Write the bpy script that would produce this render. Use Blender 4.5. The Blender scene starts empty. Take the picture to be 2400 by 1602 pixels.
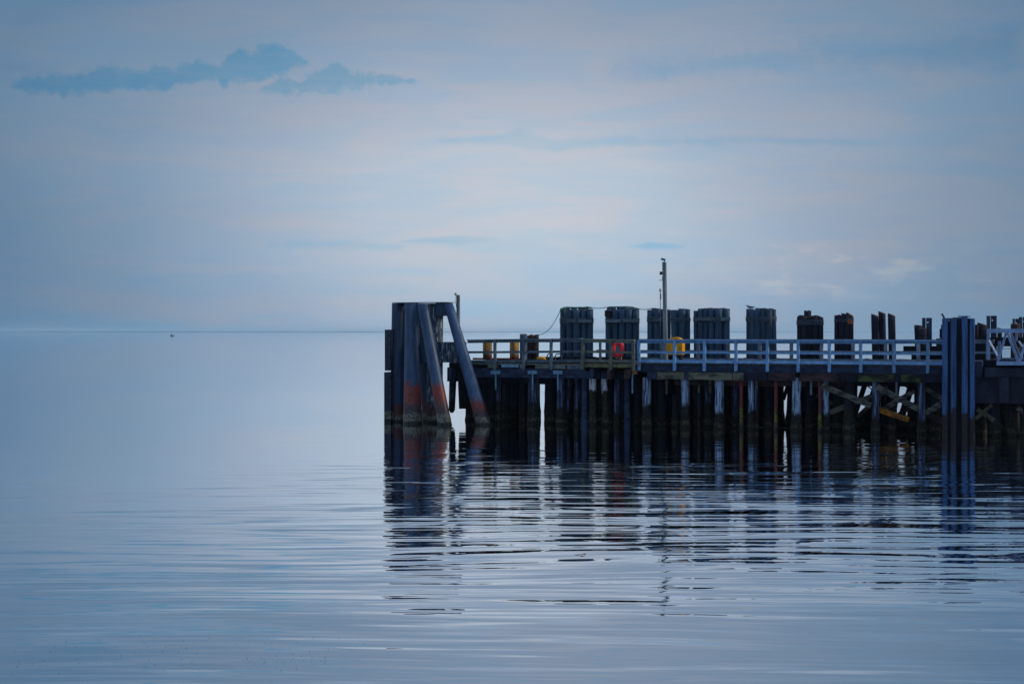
import bpy, bmesh, math, random
from mathutils import Vector, noise as mnoise
random.seed(7)
PI = math.pi
scene = bpy.context.scene
COL = scene.collection

# ------------------------------------------------------------------ camera
F = 4000.0                 # focal length in photo pixels (photo 2400 wide)
EYE = 4.2
cam_d = bpy.data.cameras.new("Camera")
cam_d.sensor_width = 36.0
cam_d.lens = 36.0 * F / 2400.0
cam_d.shift_y = -24.5 / 2400.0
cam_d.clip_start = 0.5
cam_d.clip_end = 60000.0
cam = bpy.data.objects.new("Camera", cam_d)
cam.location = (0, 0, EYE)
cam.rotation_euler = (PI / 2, 0, 0)
COL.objects.link(cam)
scene.camera = cam

scene.view_settings.view_transform = 'Standard'
scene.view_settings.look = 'None'
scene.view_settings.exposure = 0.0
scene.view_settings.gamma = 1.0
scene.view_settings.use_curve_mapping = False
scene.cycles.max_bounces = 6
scene.cycles.volume_bounces = 1
scene.cycles.use_denoising = True

def lin(r, g, b):
    f = lambda v: (v / 255) / 12.92 if v / 255 <= 0.04045 else ((v / 255 + 0.055) / 1.055) ** 2.4
    return (f(r), f(g), f(b))

# ------------------------------------------------------------------ node helper
class NT:
    def __init__(s, tree):
        s.t = tree
        tree.nodes.clear()
    def n(s, typ, **kw):
        nd = s.t.nodes.new(typ)
        for k, v in kw.items():
            setattr(nd, k, v)
        return nd
    def put(s, sock, v):
        if isinstance(v, bpy.types.NodeSocket):
            s.t.links.new(v, sock)
        elif v is not None:
            if sock.type == 'RGBA' and len(v) == 3:
                v = (*v, 1)
            sock.default_value = v
    def m(s, op, a, b=None, c=None, clamp=False):
        nd = s.n('ShaderNodeMath', operation=op, use_clamp=clamp)
        s.put(nd.inputs[0], a)
        if b is not None: s.put(nd.inputs[1], b)
        if c is not None: s.put(nd.inputs[2], c)
        return nd.outputs[0]
    def vm(s, op, a, b=None, out=0):
        nd = s.n('ShaderNodeVectorMath', operation=op)
        s.put(nd.inputs[0], a)
        if b is not None: s.put(nd.inputs[1], b)
        return nd.outputs[out]
    def mix(s, f, a, b):
        nd = s.n('ShaderNodeMix', data_type='RGBA')
        s.put(nd.inputs[0], f); s.put(nd.inputs[6], a); s.put(nd.inputs[7], b)
        return nd.outputs[2]
    def noise(s, vec, scale=1.0, detail=3, rough=0.5, out='Fac', dist=0.0):
        nd = s.n('ShaderNodeTexNoise')
        s.put(nd.inputs['Vector'], vec)
        nd.inputs['Scale'].default_value = scale
        nd.inputs['Detail'].default_value = detail
        nd.inputs['Roughness'].default_value = rough
        nd.inputs['Distortion'].default_value = dist
        return nd.outputs[out]
    def step(s, v, lo, hi):
        nd = s.n('ShaderNodeMapRange', interpolation_type='SMOOTHSTEP')
        s.put(nd.inputs[0], v); s.put(nd.inputs[1], lo); s.put(nd.inputs[2], hi)
        return nd.outputs[0]
    def curve(s, v, pts):
        nd = s.n('ShaderNodeFloatCurve')
        c = nd.mapping.curves[0]
        c.points[0].location = pts[0]; c.points[1].location = pts[-1]
        for p in pts[1:-1]:
            c.points.new(*p)
        for p in c.points: p.handle_type = 'VECTOR'
        nd.mapping.update()
        s.put(nd.inputs['Value'], v)
        return nd.outputs[0]
    def ramp(s, v, stops):
        nd = s.n('ShaderNodeValToRGB')
        e = nd.color_ramp.elements
        e[0].position, e[0].color = stops[0][0], (*stops[0][1], 1)
        e[1].position, e[1].color = stops[-1][0], (*stops[-1][1], 1)
        for p, c in stops[1:-1]:
            x = e.new(p); x.color = (*c, 1)
        s.put(nd.inputs[0], v)
        return nd.outputs[0]

# ------------------------------------------------------------------ sky
SUN_AZ, SUN_EL = math.radians(97), math.radians(20)
world = bpy.data.worlds.new("World")
scene.world = world
world.use_nodes = True
w = NT(world.node_tree)
tc = w.n('ShaderNodeTexCoord').outputs['Generated']
sky = w.n('ShaderNodeTexSky', sky_type='NISHITA', sun_disc=False)
sky.sun_elevation = SUN_EL; sky.sun_rotation = SUN_AZ
sky.air_density = 1.2; sky.dust_density = 2.0
sep = w.n('ShaderNodeSeparateXYZ'); w.put(sep.inputs[0], tc)
dx, dy, dz = sep.outputs
# high thin overcast: a broad bright area low over the sea, dimmer to the sides
zc_ = w.n('ShaderNodeCombineXYZ'); w.put(zc_.inputs[0], dx); w.put(zc_.inputs[1], dy); w.put(zc_.inputs[2], w.m('MINIMUM', dz, 0.19))
dvec = w.vm('MULTIPLY', w.vm('SUBTRACT', zc_.outputs[0], (0.01, 0.995, 0.062)), (1.0, 1.0, 1.6))
warp = w.noise(w.vm('MULTIPLY', tc, (3, 3, 9)), 1.0, 3)
dist = w.m('ADD', w.vm('LENGTH', dvec, out=1), w.m('MULTIPLY', w.m('SUBTRACT', warp, 0.5), 0.10))
K = 10.0
def L(*c): return tuple(v for v in lin(*c))
over = w.ramp(dist, [(0.0, L(197, 204, 217)), (0.08, L(187, 196, 212)), (0.16, L(160, 172, 193)),
                     (0.24, L(129, 149, 174)), (0.33, L(100, 128, 158)), (0.6, L(112, 135, 162)), (1.0, L(150, 168, 196))])  # last stop: unseen sky behind the camera, raised to fill the front faces
# pink-lavender and blue streaks
st1 = w.noise(w.vm('MULTIPLY', tc, (7, 7, 42)), 1.0, 5, 0.55, dist=0.6)
st2 = w.noise(w.vm('MULTIPLY', tc, (14, 14, 120)), 1.0, 4, 0.6)
streak = w.m('ADD', w.m('MULTIPLY', st1, 0.65), w.m('MULTIPLY', st2, 0.35))
tint = w.mix(w.step(streak, 0.40, 0.60), (0.87, 0.99, 1.03), (1.05, 1.01, 0.98))
def mulc(a, b):
    nd = w.n('ShaderNodeMix', data_type='RGBA', blend_type='MULTIPLY')
    nd.inputs[0].default_value = 1.0
    w.put(nd.inputs[6], a); w.put(nd.inputs[7], b)
    return nd.outputs[2]
over = mulc(over, tint)
# bluer band of clearer air low over the horizon
low = w.step(dz, 0.060, 0.012)
lowm = w.m('MULTIPLY', low, w.step(w.noise(w.vm('MULTIPLY', tc, (9, 9, 30)), 1, 4), 0.30, 0.62))
over = w.mix(w.m('MULTIPLY', lowm, 0.75), over, mulc(over, (0.77, 1.00, 1.11)))
ysafe = w.m('MAXIMUM', dy, 0.05)
kx = w.m('DIVIDE', dx, ysafe)
ez = w.m('DIVIDE', dz, ysafe)
def E(y): return (776.5 - y) / 4000.0
def kk(x): return (x - 1200) / 4000.0
front = w.m('GREATER_THAN', dy, 0.3)
edge_n = w.noise(w.vm('MULTIPLY', tc, (110, 110, 130)), 1.0, 6, 0.70)
edge_f = w.noise(w.vm('MULTIPLY', tc, (30, 30, 90)), 1.0, 4, 0.6)
def cloud(x0, x1, top, bot, soft, col, amt, rag=0.014, base=None):
    """a cloud bank: upper and lower outline as curves over the azimuth, ragged by noise"""
    global over
    ylo, yhi = 250, 80
    f = lambda y: (E(y) - E(ylo)) / (E(yhi) - E(ylo))
    if base: f = lambda y: (E(y) - E(base[0])) / (E(base[1]) - E(base[0])); ylo, yhi = base
    u = w.m('DIVIDE', w.m('SUBTRACT', kx, kk(x0)), kk(x1) - kk(x0))
    g = lambda pts: [((x - x0) / (x1 - x0), f(y)) for x, y in pts]
    t = w.m('MULTIPLY_ADD', w.curve(u, g(top)), E(yhi) - E(ylo), E(ylo))
    b = w.m('MULTIPLY_ADD', w.curve(u, g(bot)), E(yhi) - E(ylo), E(ylo))
    inside = w.m('MINIMUM', w.m('SUBTRACT', t, ez), w.m('MULTIPLY', w.m('SUBTRACT', ez, b), 1.0))
    inside = w.m('ADD', inside, w.m('MULTIPLY', w.m('SUBTRACT', edge_n, 0.5), rag))
    msk = w.step(inside, -soft, soft)
    ends = w.m('MULTIPLY', w.step(u, 0.0, 0.05), w.step(u, 1.0, 0.94))
    msk = w.m('MULTIPLY', w.m('MULTIPLY', msk, ends), w.m('MULTIPLY', front, amt))
    msk = w.m('MULTIPLY', msk, w.m('MULTIPLY_ADD', edge_f, 1.5, 0.18, clamp=True))
    over = w.mix(msk, over, mulc(over, col))
BLU = (0.52, 0.86, 0.98)
cloud(8, 760,
      [(8, 205), (60, 186), (120, 178), (200, 168), (265, 157), (310, 165), (365, 154), (410, 160), (455, 147), (515, 156),
       (540, 128), (565, 116), (590, 128), (612, 112), (645, 104), (680, 118), (705, 133), (722, 150), (760, 170)],
      [(8, 206), (60, 216), (150, 219), (250, 217), (330, 210), (385, 214), (410, 200), (460, 190), (510, 188), (525, 208),
       (545, 190), (600, 188), (640, 176), (700, 158), (722, 151), (760, 171)], 0.0026, BLU, 1.0, 0.017)
cloud(600, 1000,
      [(600, 214), (640, 196), (700, 186), (735, 172), (760, 155), (790, 148), (815, 164), (850, 168), (900, 180), (950, 184), (1000, 192)],
      [(600, 215), (640, 219), (700, 218), (780, 212), (850, 206), (900, 200), (950, 194), (1000, 193)], 0.0022, (0.60, 0.88, 0.98), 1.0, 0.018)
cloud(-20, 200, [(-20, 145), (60, 150), (140, 168), (200, 180)], [(-20, 158), (60, 176), (140, 182), (200, 190)], 0.003, (0.80, 0.94, 1.0), .7, 0.012)
# faint small cloud flecks low over the sea and a long grey streak to the right
cloud(930, 1180, [(930, 566), (1000, 556), (1090, 552), (1180, 562)], [(930, 568), (1000, 570), (1090, 572), (1180, 564)], 0.0016, (0.74, 0.93, 1.00), 1.0, 0.003, (640, 440))
cloud(1470, 1610, [(1470, 577), (1520, 567), (1570, 570), (1610, 577)], [(1470, 578), (1520, 583), (1570, 583), (1610, 579)], 0.0014, (0.70, 0.91, 0.99), 1.0, 0.002, (640, 440))
cloud(620, 960, [(620, 572), (760, 565), (860, 568), (960, 574)], [(620, 576), (760, 580), (860, 584), (960, 578)], 0.003, (0.77, 0.94, 1.00), 1.0, 0.008, (640, 440))
cloud(1000, 2100, [(1000, 330), (1150, 318), (1220, 302), (1300, 330), (1380, 322), (1600, 324), (1800, 320), (2100, 335)],
      [(1000, 334), (1150, 338), (1220, 345), (1300, 356), (1380, 344), (1600, 340), (1800, 336), (2100, 340)], 0.0025, (0.78, 0.94, 1.00), 1.0, 0.008, (420, 250))
cloud(1400, 2420, [(1400, 160), (1550, 130), (1700, 130), (1900, 112), (2150, 100), (2300, 70), (2420, 60)],
      [(1400, 170), (1550, 176), (1700, 168), (1900, 150), (2150, 150), (2300, 160), (2420, 170)], 0.008, (0.70, 0.91, 1.02), 1.0, 0.02)
# soft pinkish cumulus low on the right
pk = w.m('MULTIPLY', w.step(edge_f, 0.45, 0.66),
         w.m('MULTIPLY', w.m('MULTIPLY', w.step(kx, 0.10, 0.17), w.step(kx, 0.30, 0.24)),
             w.m('MULTIPLY', w.step(ez, 0.012, 0.03), w.step(ez, 0.056, 0.040))))
over = w.mix(w.m('MULTIPLY', w.m('MULTIPLY', pk, front), 1.0), over, mulc(over, (1.36, 1.17, 1.02)))
over10 = mulc(over, (1, 1, 1))
sc_ = w.n('ShaderNodeVectorMath', operation='SCALE'); w.put(sc_.inputs[0], over); sc_.inputs['Scale'].default_value = K
final = w.mix(0.94, sky.outputs[0], sc_.outputs[0])
bg = w.n('ShaderNodeBackground'); w.put(bg.inputs[0], final); bg.inputs[1].default_value = 0.1
wo = w.n('ShaderNodeOutputWorld'); w.t.links.new(bg.outputs[0], wo.inputs[0])

# ------------------------------------------------------------------ sun
sd = bpy.data.lights.new("Sun", 'SUN'); sd.energy = 1.9; sd.angle = math.radians(12); sd.color = (1.0, 0.86, 0.70)
sun = bpy.data.objects.new("Sun", sd)
tosun = Vector((math.sin(SUN_AZ) * math.cos(SUN_EL), math.cos(SUN_AZ) * math.cos(SUN_EL), math.sin(SUN_EL)))
sun.rotation_euler = tosun.to_track_quat('Z', 'Y').to_euler()
sun.location = (60, 0, 60)
COL.objects.link(sun)

# ------------------------------------------------------------------ pier frame
A_, B_ = 0.005815, 51.7 / F
NRM = math.hypot(A_, B_)
U = Vector((B_ / NRM, -A_ / NRM)); N = Vector((A_ / NRM, B_ / NRM))
O = Vector((0, 1 / B_))
TH = math.atan2(U.y, U.x)
def depth(px, t): return (1 + NRM * t) / (B_ + A_ * (px - 1200) / F)
def S(px, t=0.0):
    Y = depth(px, t)
    return (Vector(((px - 1200) / F * Y, Y)) - O).dot(U)
def Z(py, px, t=0.0): return EYE - (py - 776.5) / F * depth(px, t)
def world_pt(s, t, z):
    p = O + U * s + N * t
    return Vector((p.x, p.y, z))
def M(px, t=0.0): return F / depth(px, t)      # pixels per metre there

# ------------------------------------------------------------------ materials
def mat(name, c1, c2=None, rough=0.85, ns=(5, 5, 0.7), bands=(), metal=0.0, bump=0.25, fine=25.0, spec=0.3, contrast=(0.38, 0.62)):
    m = bpy.data.materials.new(name); m.use_nodes = True
    g = NT(m.node_tree)
    pos = g.n('ShaderNodeNewGeometry').outputs['Position']
    oi = g.n('ShaderNodeObjectInfo').outputs['Random']
    off = g.n('ShaderNodeCombineXYZ'); g.put(off.inputs[0], g.m('MULTIPLY', oi, 37.0)); g.put(off.inputs[1], g.m('MULTIPLY', oi, 11.0))
    p2 = g.vm('ADD', pos, off.outputs[0])
    n1 = g.noise(g.vm('MULTIPLY', p2, ns), 1.0, 5, 0.62)
    c2 = c2 or tuple(v * 0.5 for v in c1)
    col = g.mix(g.step(n1, *contrast), c2, c1)
    n2 = g.noise(g.vm('MULTIPLY', p2, (fine, fine, fine * 0.35)), 1.0, 3, 0.6)
    sc = g.n('ShaderNodeVectorMath', operation='SCALE'); g.put(sc.inputs[0], col)
    tone = g.m('ADD', 0.72, g.m('MULTIPLY', oi, 0.42))
    g.put(sc.inputs['Scale'], g.m('MULTIPLY', tone, g.m('MULTIPLY_ADD', n2, 1.1, 0.45)))
    col = sc.outputs[0]
    z = g.n('ShaderNodeSeparateXYZ'); g.put(z.inputs[0], pos)
    for (ze, amp, c, soft, *sk) in bands:
        sk = sk[0] if sk else 1.0
        nb = g.noise(g.vm('MULTIPLY', p2, (3.2, 3.2, 1.2)), 1.0, 6, 0.68)
        h = g.m('ADD', z.outputs[2], g.m('MULTIPLY', g.m('ADD', g.m('SUBTRACT', nb, 0.5), g.m('MULTIPLY_ADD', oi, 0.6, -0.3)), amp))
        spot = g.noise(g.vm('MULTIPLY', p2, (14, 14, 9)), 1.0, 4, 0.65)
        sc2 = g.mix(g.step(spot, 0.40, 0.62), tuple(v * (1 - 0.7 * sk) for v in c), tuple(v * (1 + 0.6 * sk) for v in c))
        col = g.mix(g.step(h, ze + soft, ze - soft), col, sc2)
    b = g.n('ShaderNodeBsdfPrincipled')
    g.put(b.inputs['Base Color'], col)
    b.inputs['Roughness'].default_value = rough
    b.inputs['Metallic'].default_value = metal
    b.inputs['Specular IOR Level'].default_value = spec
    if bump:
        bp = g.n('ShaderNodeBump'); bp.inputs['Strength'].default_value = bump; bp.inputs['Distance'].default_value = 0.02
        g.put(bp.inputs['Height'], g.m('ADD', n1, n2)); g.put(b.inputs['Normal'], bp.outputs[0])
    o = g.n('ShaderNodeOutputMaterial'); g.t.links.new(b.outputs[0], o.inputs[0])
    return m
WEED = (0.9, 0.5, (0.022, 0.026, 0.012), 0.15)
BARN = (0.42, 0.5, (0.11, 0.11, 0.088), 0.06)
WET = (0.12, 0.08, (0.012, 0.014, 0.010), 0.04)
TB = [(0.80, 0.9, (0.011, 0.013, 0.012), 0.12), (0.26, 0.35, (0.034, 0.032, 0.022), 0.06), WET]
MT = {
 'steel': mat('blue_grey_coated_steel', (0.040, 0.090, 0.180), (0.020, 0.050, 0.115), 0.45, (6, 6, 0.5), bands=[(1.40, 2.0, (0.165, 0.036, 0.028), 0.02, 0.45), (0.80, 1.0, (0.048, 0.034, 0.042), 0.25, 0.4), BARN, WET]),
 'steel_b': mat('dark_blue_steel', (0.022, 0.050, 0.105), (0.012, 0.028, 0.068), 0.6, (7, 7, 0.4), bands=[(1.05, 0.8, (0.07, 0.024, 0.026), 0.1, 0.3), BARN, WET]),
 'streak': mat('scraped_dark_steel', (0.26, 0.34, 0.38), (0.018, 0.036, 0.066), 0.7, (13, 13, 2.6), bands=[(1.0, 0.6, (0.07, 0.03, 0.028), 0.2), BARN, WET], contrast=(0.50, 0.66)),
 'fender': mat('black_fender_rubber', (0.020, 0.030, 0.055), (0.012, 0.016, 0.034), 0.7, bands=[BARN, WET]),
 'cluster': mat('weathered_creosote_pile', (0.036, 0.088, 0.155), (0.020, 0.048, 0.092), 0.65, (5, 5, 0.35), bands=TB, contrast=(0.3, 0.7)),
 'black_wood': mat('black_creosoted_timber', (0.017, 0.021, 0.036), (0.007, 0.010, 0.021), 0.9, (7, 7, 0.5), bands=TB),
 'blue_wood': mat('bleached_blue_grey_timber', (0.26, 0.36, 0.52), (0.022, 0.038, 0.075), 0.9, (16, 16, 1.1), bands=TB, contrast=(0.42, 0.56)),
 'mid_wood': mat('dim_blue_timber', (0.085, 0.13, 0.21), (0.011, 0.018, 0.042), 0.9, (12, 12, 0.9), bands=TB, contrast=(0.46, 0.62)),
 'white_wood': mat('bare_white_worn_timber', (0.66, 0.69, 0.78), (0.07, 0.10, 0.17), 0.9, (9, 9, 0.9), bands=[(1.25, 1.1, (0.018, 0.021, 0.012), 0.08), (0.3, 0.3, (0.034, 0.032, 0.024), 0.06), WET], contrast=(0.38, 0.55)),
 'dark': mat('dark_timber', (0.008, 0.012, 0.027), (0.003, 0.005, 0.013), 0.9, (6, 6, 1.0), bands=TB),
 'navy': mat('navy_painted_beam', (0.022, 0.042, 0.092), (0.009, 0.016, 0.042), 0.8, (2.5, 2.5, 6)),
 'moss': mat('mossy_green_board', (0.115, 0.130, 0.062), (0.055, 0.046, 0.040), 0.95, (4, 4, 9), fine=40),
 'mossrail': mat('green_tinged_weathered_rail', (0.15, 0.17, 0.13), (0.085, 0.11, 0.115), 0.95, (3, 3, 3), fine=40),
 'logs': mat('weathered_mossy_log', (0.115, 0.120, 0.088), (0.022, 0.022, 0.024), 0.95, (1.6, 1.6, 4), fine=30, contrast=(0.35, 0.6)),
 'mosslog': mat('dark_mossy_log', (0.060, 0.078, 0.030), (0.014, 0.014, 0.014), 0.95, (1.8, 1.8, 4), fine=30, contrast=(0.42, 0.62)),
 'brown': mat('red_brown_timber', (0.060, 0.036, 0.038), (0.020, 0.015, 0.022), 0.95, (1.8, 1.8, 6)),
 'oldrail': mat('grey_blue_weathered_rail', (0.105, 0.150, 0.185), (0.055, 0.085, 0.115), 0.9, (3, 3, 3), fine=40),
 'bluerail': mat('pale_blue_painted_rail', (0.15, 0.31, 0.53), (0.10, 0.22, 0.41), 0.75, (4, 4, 4), fine=40, bump=0.1),
 'farrail': mat('far_grey_rail', (0.20, 0.26, 0.34), (0.12, 0.17, 0.25), 0.85, (4, 4, 4), fine=40),
 'grey_post': mat('grey_weathered_pole', (0.20, 0.25, 0.28), (0.09, 0.12, 0.14), 0.9, (14, 14, 0.6)),
 'rust': mat('rusty_steel', (0.26, 0.075, 0.045), (0.13, 0.042, 0.035), 0.9, (4, 4, 4)),
 'red_pipe': mat('red_brown_steel_pipe', (0.15, 0.030, 0.030), (0.07, 0.018, 0.022), 0.7, (6, 6, 1), bands=[(0.85, 0.4, (0.10, 0.095, 0.016), 0.12), (0.35, 0.25, (0.06, 0.04, 0.03), 0.1), WET]),
 'yellow': mat('yellow_paint', (0.95, 0.46, 0.008), (0.86, 0.39, 0.008), 0.6, (4, 4, 4), bump=0.05),
 'yrust': mat('rust_streaked_yellow_paint', (0.46, 0.24, 0.030), (0.14, 0.095, 0.07), 0.75, (9, 9, 1.2), bands=[(3.08, 0.25, (0.15, 0.06, 0.045), 0.06)]),
 'ybrace': mat('faded_yellow_timber', (0.33, 0.15, 0.02), (0.12, 0.05, 0.012), 0.9, (3, 3, 3)),
 'brace': mat('pale_worn_brace', (0.115, 0.118, 0.100), (0.020, 0.022, 0.026), 0.95, (2.5, 2.5, 7), fine=40),
 'red': mat('red_plastic', (0.88, 0.040, 0.075), (0.76, 0.032, 0.060), 0.45, (3, 3, 3), bump=0.0),
 'white': mat('white_plastic', (0.72, 0.74, 0.78), (0.6, 0.62, 0.68), 0.5, bump=0.0),
 'teal': mat('teal_plastic', (0.05, 0.28, 0.32), (0.04, 0.22, 0.26), 0.6, bump=0.0),
 'sheet': mat('blue_sheet_pile_steel', (0.034, 0.105, 0.270), (0.010, 0.040, 0.120), 0.6, (10, 10, 0.6), bands=[(0.95, 1.7, (0.016, 0.010, 0.012), 0.04), WET], bump=0.1),
 'hpile': mat('dark_blue_h_pile_steel', (0.035, 0.065, 0.135), (0.014, 0.022, 0.05), 0.6, (8, 8, 0.5), bump=0.1),  # H-pile steel; also paints the recess shade on the sheet-pile webs
 'abut': mat('dark_concrete', (0.020, 0.032, 0.055), (0.009, 0.014, 0.027), 0.9, (1.5, 1.5, 0.8)),
 'truss': mat('blue_grey_aluminium', (0.17, 0.27, 0.46), (0.12, 0.20, 0.36), 0.5, (3, 3, 3), bump=0.0),
 'cable': mat('grey_wire_cable', (0.085, 0.13, 0.17), (0.04, 0.065, 0.10), 0.7, (9, 9, 9), bump=0.1),
 'strap': mat('grey_timber_strap', (0.12, 0.17, 0.20), (0.07, 0.10, 0.13), 0.8, (3, 3, 9)),
 'rope': mat('green_rope', (0.03, 0.22, 0.15), (0.02, 0.12, 0.10), 0.9, bump=0.0),
 'drope': mat('dark_green_line', (0.045, 0.11, 0.12), (0.03, 0.07, 0.09), 0.9, bump=0.0),
 'lite': mat('pale_blue_bracket', (0.13, 0.28, 0.40), (0.09, 0.19, 0.28), 0.8, (6, 6, 3)),
 'orange': mat('orange_weathered_block', (0.42, 0.19, 0.07), (0.2, 0.13, 0.08), 0.9, (6, 6, 6)),
 'deck': mat('deck_planks', (0.075, 0.085, 0.09), (0.04, 0.045, 0.05), 0.95, (2, 14, 4)),
 'wood_top': mat('red_brown_pile_end', (0.26, 0.16, 0.11), (0.09, 0.06, 0.05), 0.95, (14, 14, 14)),
 'gull': mat('white_grey_feathers', (0.35, 0.42, 0.50), (0.25, 0.31, 0.38), 0.9, (12, 12, 12), bump=0.0),
 'bird': mat('black_feathers', (0.020, 0.022, 0.030), (0.012, 0.014, 0.02), 0.7, bump=0.0),
 'boat': mat('grey_blue_boat_paint', (0.10, 0.15, 0.20), (0.07, 0.11, 0.15), 0.6, bump=0.0),
 'leaf': mat('orange_brown_leaf', (0.40, 0.13, 0.03), (0.22, 0.06, 0.02), 0.7, (40, 40, 40), bump=0.0),
 'glass': mat('yellowed_lamp_glass', (0.55, 0.48, 0.28), (0.45, 0.40, 0.25), 0.3, bump=0.0),
 'shore': mat('haze_tinted_wooded_shore', (0.10, 0.26, 0.42), (0.08, 0.22, 0.36), 0.95, (0.004, 0.004, 0.02), bump=0.0, fine=0.02),  # blue of the distant haze is put into the shore colour
}

# ------------------------------------------------------------------ mesh helpers (pier coordinates s, t, z)
def bm_new(): return bmesh.new()
def box(bm, s0, s1, t0, t1, z0, z1):
    v = [bm.verts.new(p) for p in ((s0, t0, z0), (s1, t0, z0), (s1, t1, z0), (s0, t1, z0), (s0, t0, z1), (s1, t0, z1), (s1, t1, z1), (s0, t1, z1))]
    for f in ((0, 3, 2, 1), (4, 5, 6, 7), (0, 1, 5, 4), (1, 2, 6, 5), (2, 3, 7, 6), (3, 0, 4, 7)):
        bm.faces.new([v[i] for i in f])
def obox(bm, a, b, w_, h_, up=Vector((0, 1, 0))):
    """rectangular bar from a to b; w_ across (in plane), h_ along 'up'"""
    a, b = Vector(a), Vector(b)
    d = (b - a).normalized()
    side = d.cross(up)
    if side.length < 1e-4: side = d.cross(Vector((1, 0, 0)))
    side.normalize(); upv = side.cross(d).normalized()
    vs = []
    for p in (a, b):
        for i, j in ((-1, -1), (1, -1), (1, 1), (-1, 1)):
            vs.append(bm.verts.new(p + side * (i * w_ / 2) + upv * (j * h_ / 2)))
    for f in ((0, 1, 2, 3), (7, 6, 5, 4), (0, 4, 5, 1), (1, 5, 6, 2), (2, 6, 7, 3), (3, 7, 4, 0)):
        bm.faces.new([vs[i] for i in f])
def ring(bm, c, r, d, seg, irr=0.0, seed=0.0):
    d = Vector(d).normalized()
    a = d.cross(Vector((0, 1, 0)))
    if a.length < 1e-3: a = d.cross(Vector((1, 0, 0)))
    a.normalize(); b = d.cross(a).normalized()
    out = []
    for i in range(seg):
        an = 2 * PI * i / seg
        rr = r
        if irr:
            rr *= 1 + irr * mnoise.noise(Vector((math.cos(an) * 2 + seed, math.sin(an) * 2, c[2] * 2.5)))
        out.append(bm.verts.new(Vector(c) + a * (math.cos(an) * rr) + b * (math.sin(an) * rr)))
    return out
def tube(bm, pts, rs, seg=12, irr=0.0, caps=True, closed=False):
    pts = [Vector(p) for p in pts]
    if not hasattr(rs, '__len__'): rs = [rs] * len(pts)
    n = len(pts); rings = []
    sd = random.random() * 50
    for i, p in enumerate(pts):
        if closed: d = pts[(i + 1) % n] - pts[i - 1]
        else: d = pts[min(i + 1, n - 1)] - pts[max(i - 1, 0)]
        rings.append(ring(bm, p, rs[i], d, seg, irr, sd))
    for i in range(n if closed else n - 1):
        r0, r1 = rings[i], rings[(i + 1) % n]
        for j in range(seg):
            f = bm.faces.new((r0[j], r0[(j + 1) % seg], r1[(j + 1) % seg], r1[j])); f.smooth = True
    if caps and not closed:
        bm.faces.new(list(reversed(rings[0]))); bm.faces.new(rings[-1])
    return rings
def pile(bm, s, t, z0, z1, r, ds=0.0, dt=0.0, irr=0.06, seg=14, foot=1.0, cut=0.0, taper=0.0, flare=0.0):
    """a round pile; (s,t) is where it stands at the top, ds,dt the shift of its foot; foot: growth near water"""
    n = max(4, int((z1 - z0) / 0.28))
    pts, rs = [], []
    for i in range(n + 1):
        q = i / n; z = z0 + (z1 - z0) * q
        pts.append((s + ds * (1 - q), t + dt * (1 - q), z))
        g = 0.0
        if foot: g = 0.20 * foot * math.exp(-((z - 0.15) / 0.38) ** 2) * (0.3 + 1.3 * random.random())
        rs.append(r * (1 + g + taper * (1 - q) + flare * max(0, 0.5 - z)))
    rings = tube(bm, pts, rs, seg, irr if irr else 0.0)
    if cut:
        for v in rings[-1]:
            v.co.z -= cut * (v.co.x - s) / r
    return rings
def wobble_box(bm, s0, s1, t0, t1, z0, z1, amp=0.02, n=8):
    """a rough-hewn beam with uneven faces"""
    vs = []
    for i in range(n + 1):
        x = s0 + (s1 - s0) * i / n
        row = []
        for (t, z) in ((t0, z0), (t1, z0), (t1, z1), (t0, z1)):
            j = lambda: random.uniform(-amp, amp)
            row.append(bm.verts.new((x, t + (0 if t == t1 else j()), z + j())))
        vs.append(row)
    for i in range(n):
        for k in range(4):
            bm.faces.new((vs[i][k], vs[i + 1][k], vs[i + 1][(k + 1) % 4], vs[i][(k + 1) % 4]))
    bm.faces.new(vs[0]); bm.faces.new(list(reversed(vs[-1])))

class Thing:
    def __init__(s, name, label, cat, org, group=None):
        s.o = Vector(org)
        e = bpy.data.objects.new(name, None); COL.objects.link(e)
        e.empty_display_size = 0.3
        e.location = world_pt(*org); e.rotation_euler = (0, 0, TH)
        e['label'] = label; e['category'] = cat
        if group: e['group'] = group
        s.e = e
    def part(s, name, bm, m, parent=None, label=None, bevel=0):
        me = bpy.data.meshes.new(name)
        bmesh.ops.recalc_face_normals(bm, faces=bm.faces)
        bmesh.ops.translate(bm, verts=bm.verts, vec=-s.o)
        bm.to_mesh(me); bm.free()
        me.materials.append(MT[m])
        ob = bpy.data.objects.new(name, me); COL.objects.link(ob)
        ob.parent = parent or s.e
        if bevel:
            md = ob.modifiers.new('bevel', 'BEVEL'); md.width = bevel; md.segments = 2; md.limit_method = 'ANGLE'
        if label: ob['label'] = label
        return ob
def single(name, bm, m, label, cat, org, group=None, kind=None):
    me = bpy.data.meshes.new(name)
    bmesh.ops.recalc_face_normals(bm, faces=bm.faces)
    bmesh.ops.translate(bm, verts=bm.verts, vec=-Vector(org))
    bm.to_mesh(me); bm.free(); me.materials.append(MT[m])
    ob = bpy.data.objects.new(name, me); COL.objects.link(ob)
    ob.location = world_pt(*org); ob.rotation_euler = (0, 0, TH)
    if label: ob['label'] = label
    if cat: ob['category'] = cat
    if group: ob['group'] = group
    if kind: ob['kind'] = kind
    return ob

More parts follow.
